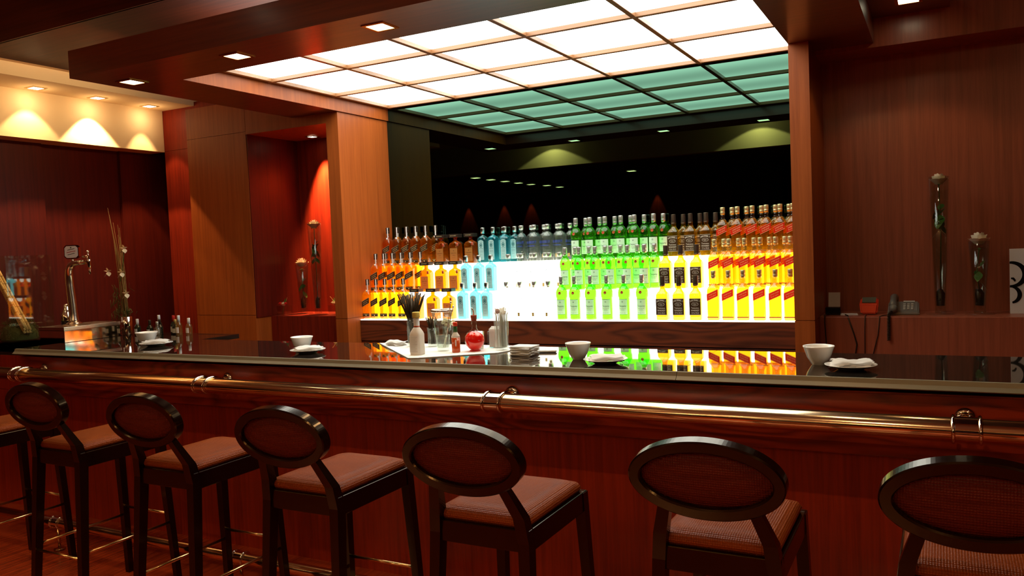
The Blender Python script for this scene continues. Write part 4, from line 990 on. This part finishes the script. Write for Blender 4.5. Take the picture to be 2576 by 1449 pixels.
me_ = mb.mesh('base', 'phone'); b_ = bmesh.new(); b_.from_mesh(me_); bmesh.ops.bevel(b_, geom=b_.edges[:], offset=.006, segments=2, affect='EDGES'); b_.to_mesh(me_); b_.free(); put('base', me_, t)
for i in range(3):
    for j in range(4):
        y = -.038 + j * .018; z = .022 + (y + .056) / .112 * .046 + .001; BOX(-.006, .006, -.006, .006, 0, .004, bev=.001).build('key', 'phonekey', t, loc=(.0 + i * .019, y, z), rot=(radians(22), 0, 0))
BOX(-.028, .028, -.008, .008, 0, .003).build('display', 'phonekey', t, loc=(.022, .043, .0645), rot=(radians(22), 0, 0))
mb = MB(); mb.tube([(-.052, -.062, .045), (-.054, -.03, .065), (-.055, .01, .078), (-.054, .05, .088), (-.052, .072, .086)], [.021, .018, .016, .018, .022], 16); mb.ball((-.052, -.066, .036), .023, n=14); mb.ball((-.052, .072, .074), .023, n=14); mb.build('handset', 'phone', t)
pts = []
for k in range(260):
    a = k * .62; s_ = k / 259; base = Vector((-.062, -.066, .02)).lerp(Vector((-.070, -.160, .01)), min(s_ / .25, 1)) if s_ < .25 else Vector((-.070, -.166, .01)).lerp(Vector((-.072, -.172, -.125)), (s_ - .25) / .75)
    pts.append(base + Vector((.007 * cos(a), .003 * sin(a) if s_ > .25 else 0, .007 * sin(a) if s_ < .25 else 0)))
MB().tube(pts, .0022, 5).build('coiled_cord', 'black', t)
o = MB().tube([(-.245, 4.836, SZ + .003), (-.28, 4.78, SZ + .003), (-.290, 4.737, SZ + .002), (-.300, 4.7355, SZ - .10), (-.325, 4.7355, SZ - .20), (-.345, 4.7355, SZ - .30)], .0022, 6).build('telephone_cable', 'black'); tag(o, 'thin black line running down leftwards from the desk telephone', 'cable')
o = MB().tube([(-.47, 4.83, SZ + .004), (-.45, 4.76, SZ + .004), (-.445, 4.732, SZ - .01), (-.42, 4.732, SZ - .09), (-.405, 4.732, SZ - .15), (-.425, 4.732, SZ - .28)], .0035, 8).build('power_cable', 'black'); tag(o, 'black cable hanging over the edge of the right sill by the red terminal', 'cable')
# white sign with a black curled glyph
t = root('table_sign', (.475, 4.93, SZ), 'white sign board with a large black curled character at the right edge', 'sign')
BOX(-.155, .155, 0, .012, 0, .338, bev=.001).build('board', 'cream', t)
mb = MB()
def stroke(pts, ws, m=0):
    vs = []; n = len(pts)
    for i in range(n):
        a = Vector(pts[max(i - 1, 0)]); b = Vector(pts[min(i + 1, n - 1)]); d = (b - a).normalized(); nn = Vector((-d.y, d.x)) * ws[i] / 2
        for q in (Vector(pts[i]) + nn, Vector(pts[i]) - nn):
            vs += [(q.x, -.0015, q.y), (q.x, -.0002, q.y)]
    mb.add(vs, [f for i in range(n - 1) for f in ((4 * i, 4 * i + 2, 4 * i + 6, 4 * i + 4), (4 * i, 4 * i + 4, 4 * i + 5, 4 * i + 1), (4 * i + 2, 4 * i + 3, 4 * i + 7, 4 * i + 6))], m)
def arcp(cx, cz, rx, rz_, a0, a1, n=24): return [(cx + rx * cos(radians(a0 + (a1 - a0) * i / n)), cz + rz_ * sin(radians(a0 + (a1 - a0) * i / n))) for i in range(n + 1)]
stroke(arcp(-.150, .205, .062, .062, 95, -95), [.012 + .012 * sin(pi * i / 24) for i in range(25)])
stroke(arcp(-.152, .100, .040, .042, 80, -80), [.010 + .010 * sin(pi * i / 24) for i in range(25)])
stroke([(-.150, .185), (-.140, .184), (-.134, .176), (-.132, .168)], [.008, .012, .010, .006])
mb.build('glyph', 'blackgloss', t)

# ------------------------------------------------------------------ camera, world, view
cam = bpy.data.cameras.new('camera'); co = bpy.data.objects.new('camera', cam); C.objects.link(co)
cam.sensor_width = 36.; cam.sensor_fit = 'HORIZONTAL'; cam.lens = 2035.541 / 2576 * 36; cam.clip_start = .05; cam.clip_end = 60
r = Vector((.88367414, .4662772, -.04129882)); u = Vector((.01452117, .06087767, .9980396)); f = Vector((-.46787728, .88254149, -.04702513))
co.matrix_world = Matrix(((r.x, u.x, -f.x, 0), (r.y, u.y, -f.y, 0), (r.z, u.z, -f.z, 1.54), (0, 0, 0, 1)))
sc = bpy.context.scene; sc.camera = co
w = bpy.data.worlds.new('world'); sc.world = w; w.use_nodes = True
w.node_tree.nodes['Background'].inputs[0].default_value = (.010, .006, .004, 1); w.node_tree.nodes['Background'].inputs[1].default_value = .3
sc.view_settings.view_transform = 'Standard'; sc.view_settings.look = 'None'; sc.view_settings.gamma = 1; sc.view_settings.exposure = 0.
sc.cycles.max_bounces = 14; sc.cycles.transparent_max_bounces = 40; sc.cycles.diffuse_bounces = 4; sc.cycles.glossy_bounces = 5; sc.cycles.transmission_bounces = 6
sc.cycles.caustics_reflective = False; sc.cycles.caustics_refractive = False; sc.cycles.sample_clamp_indirect = 3.; sc.cycles.use_light_tree = True
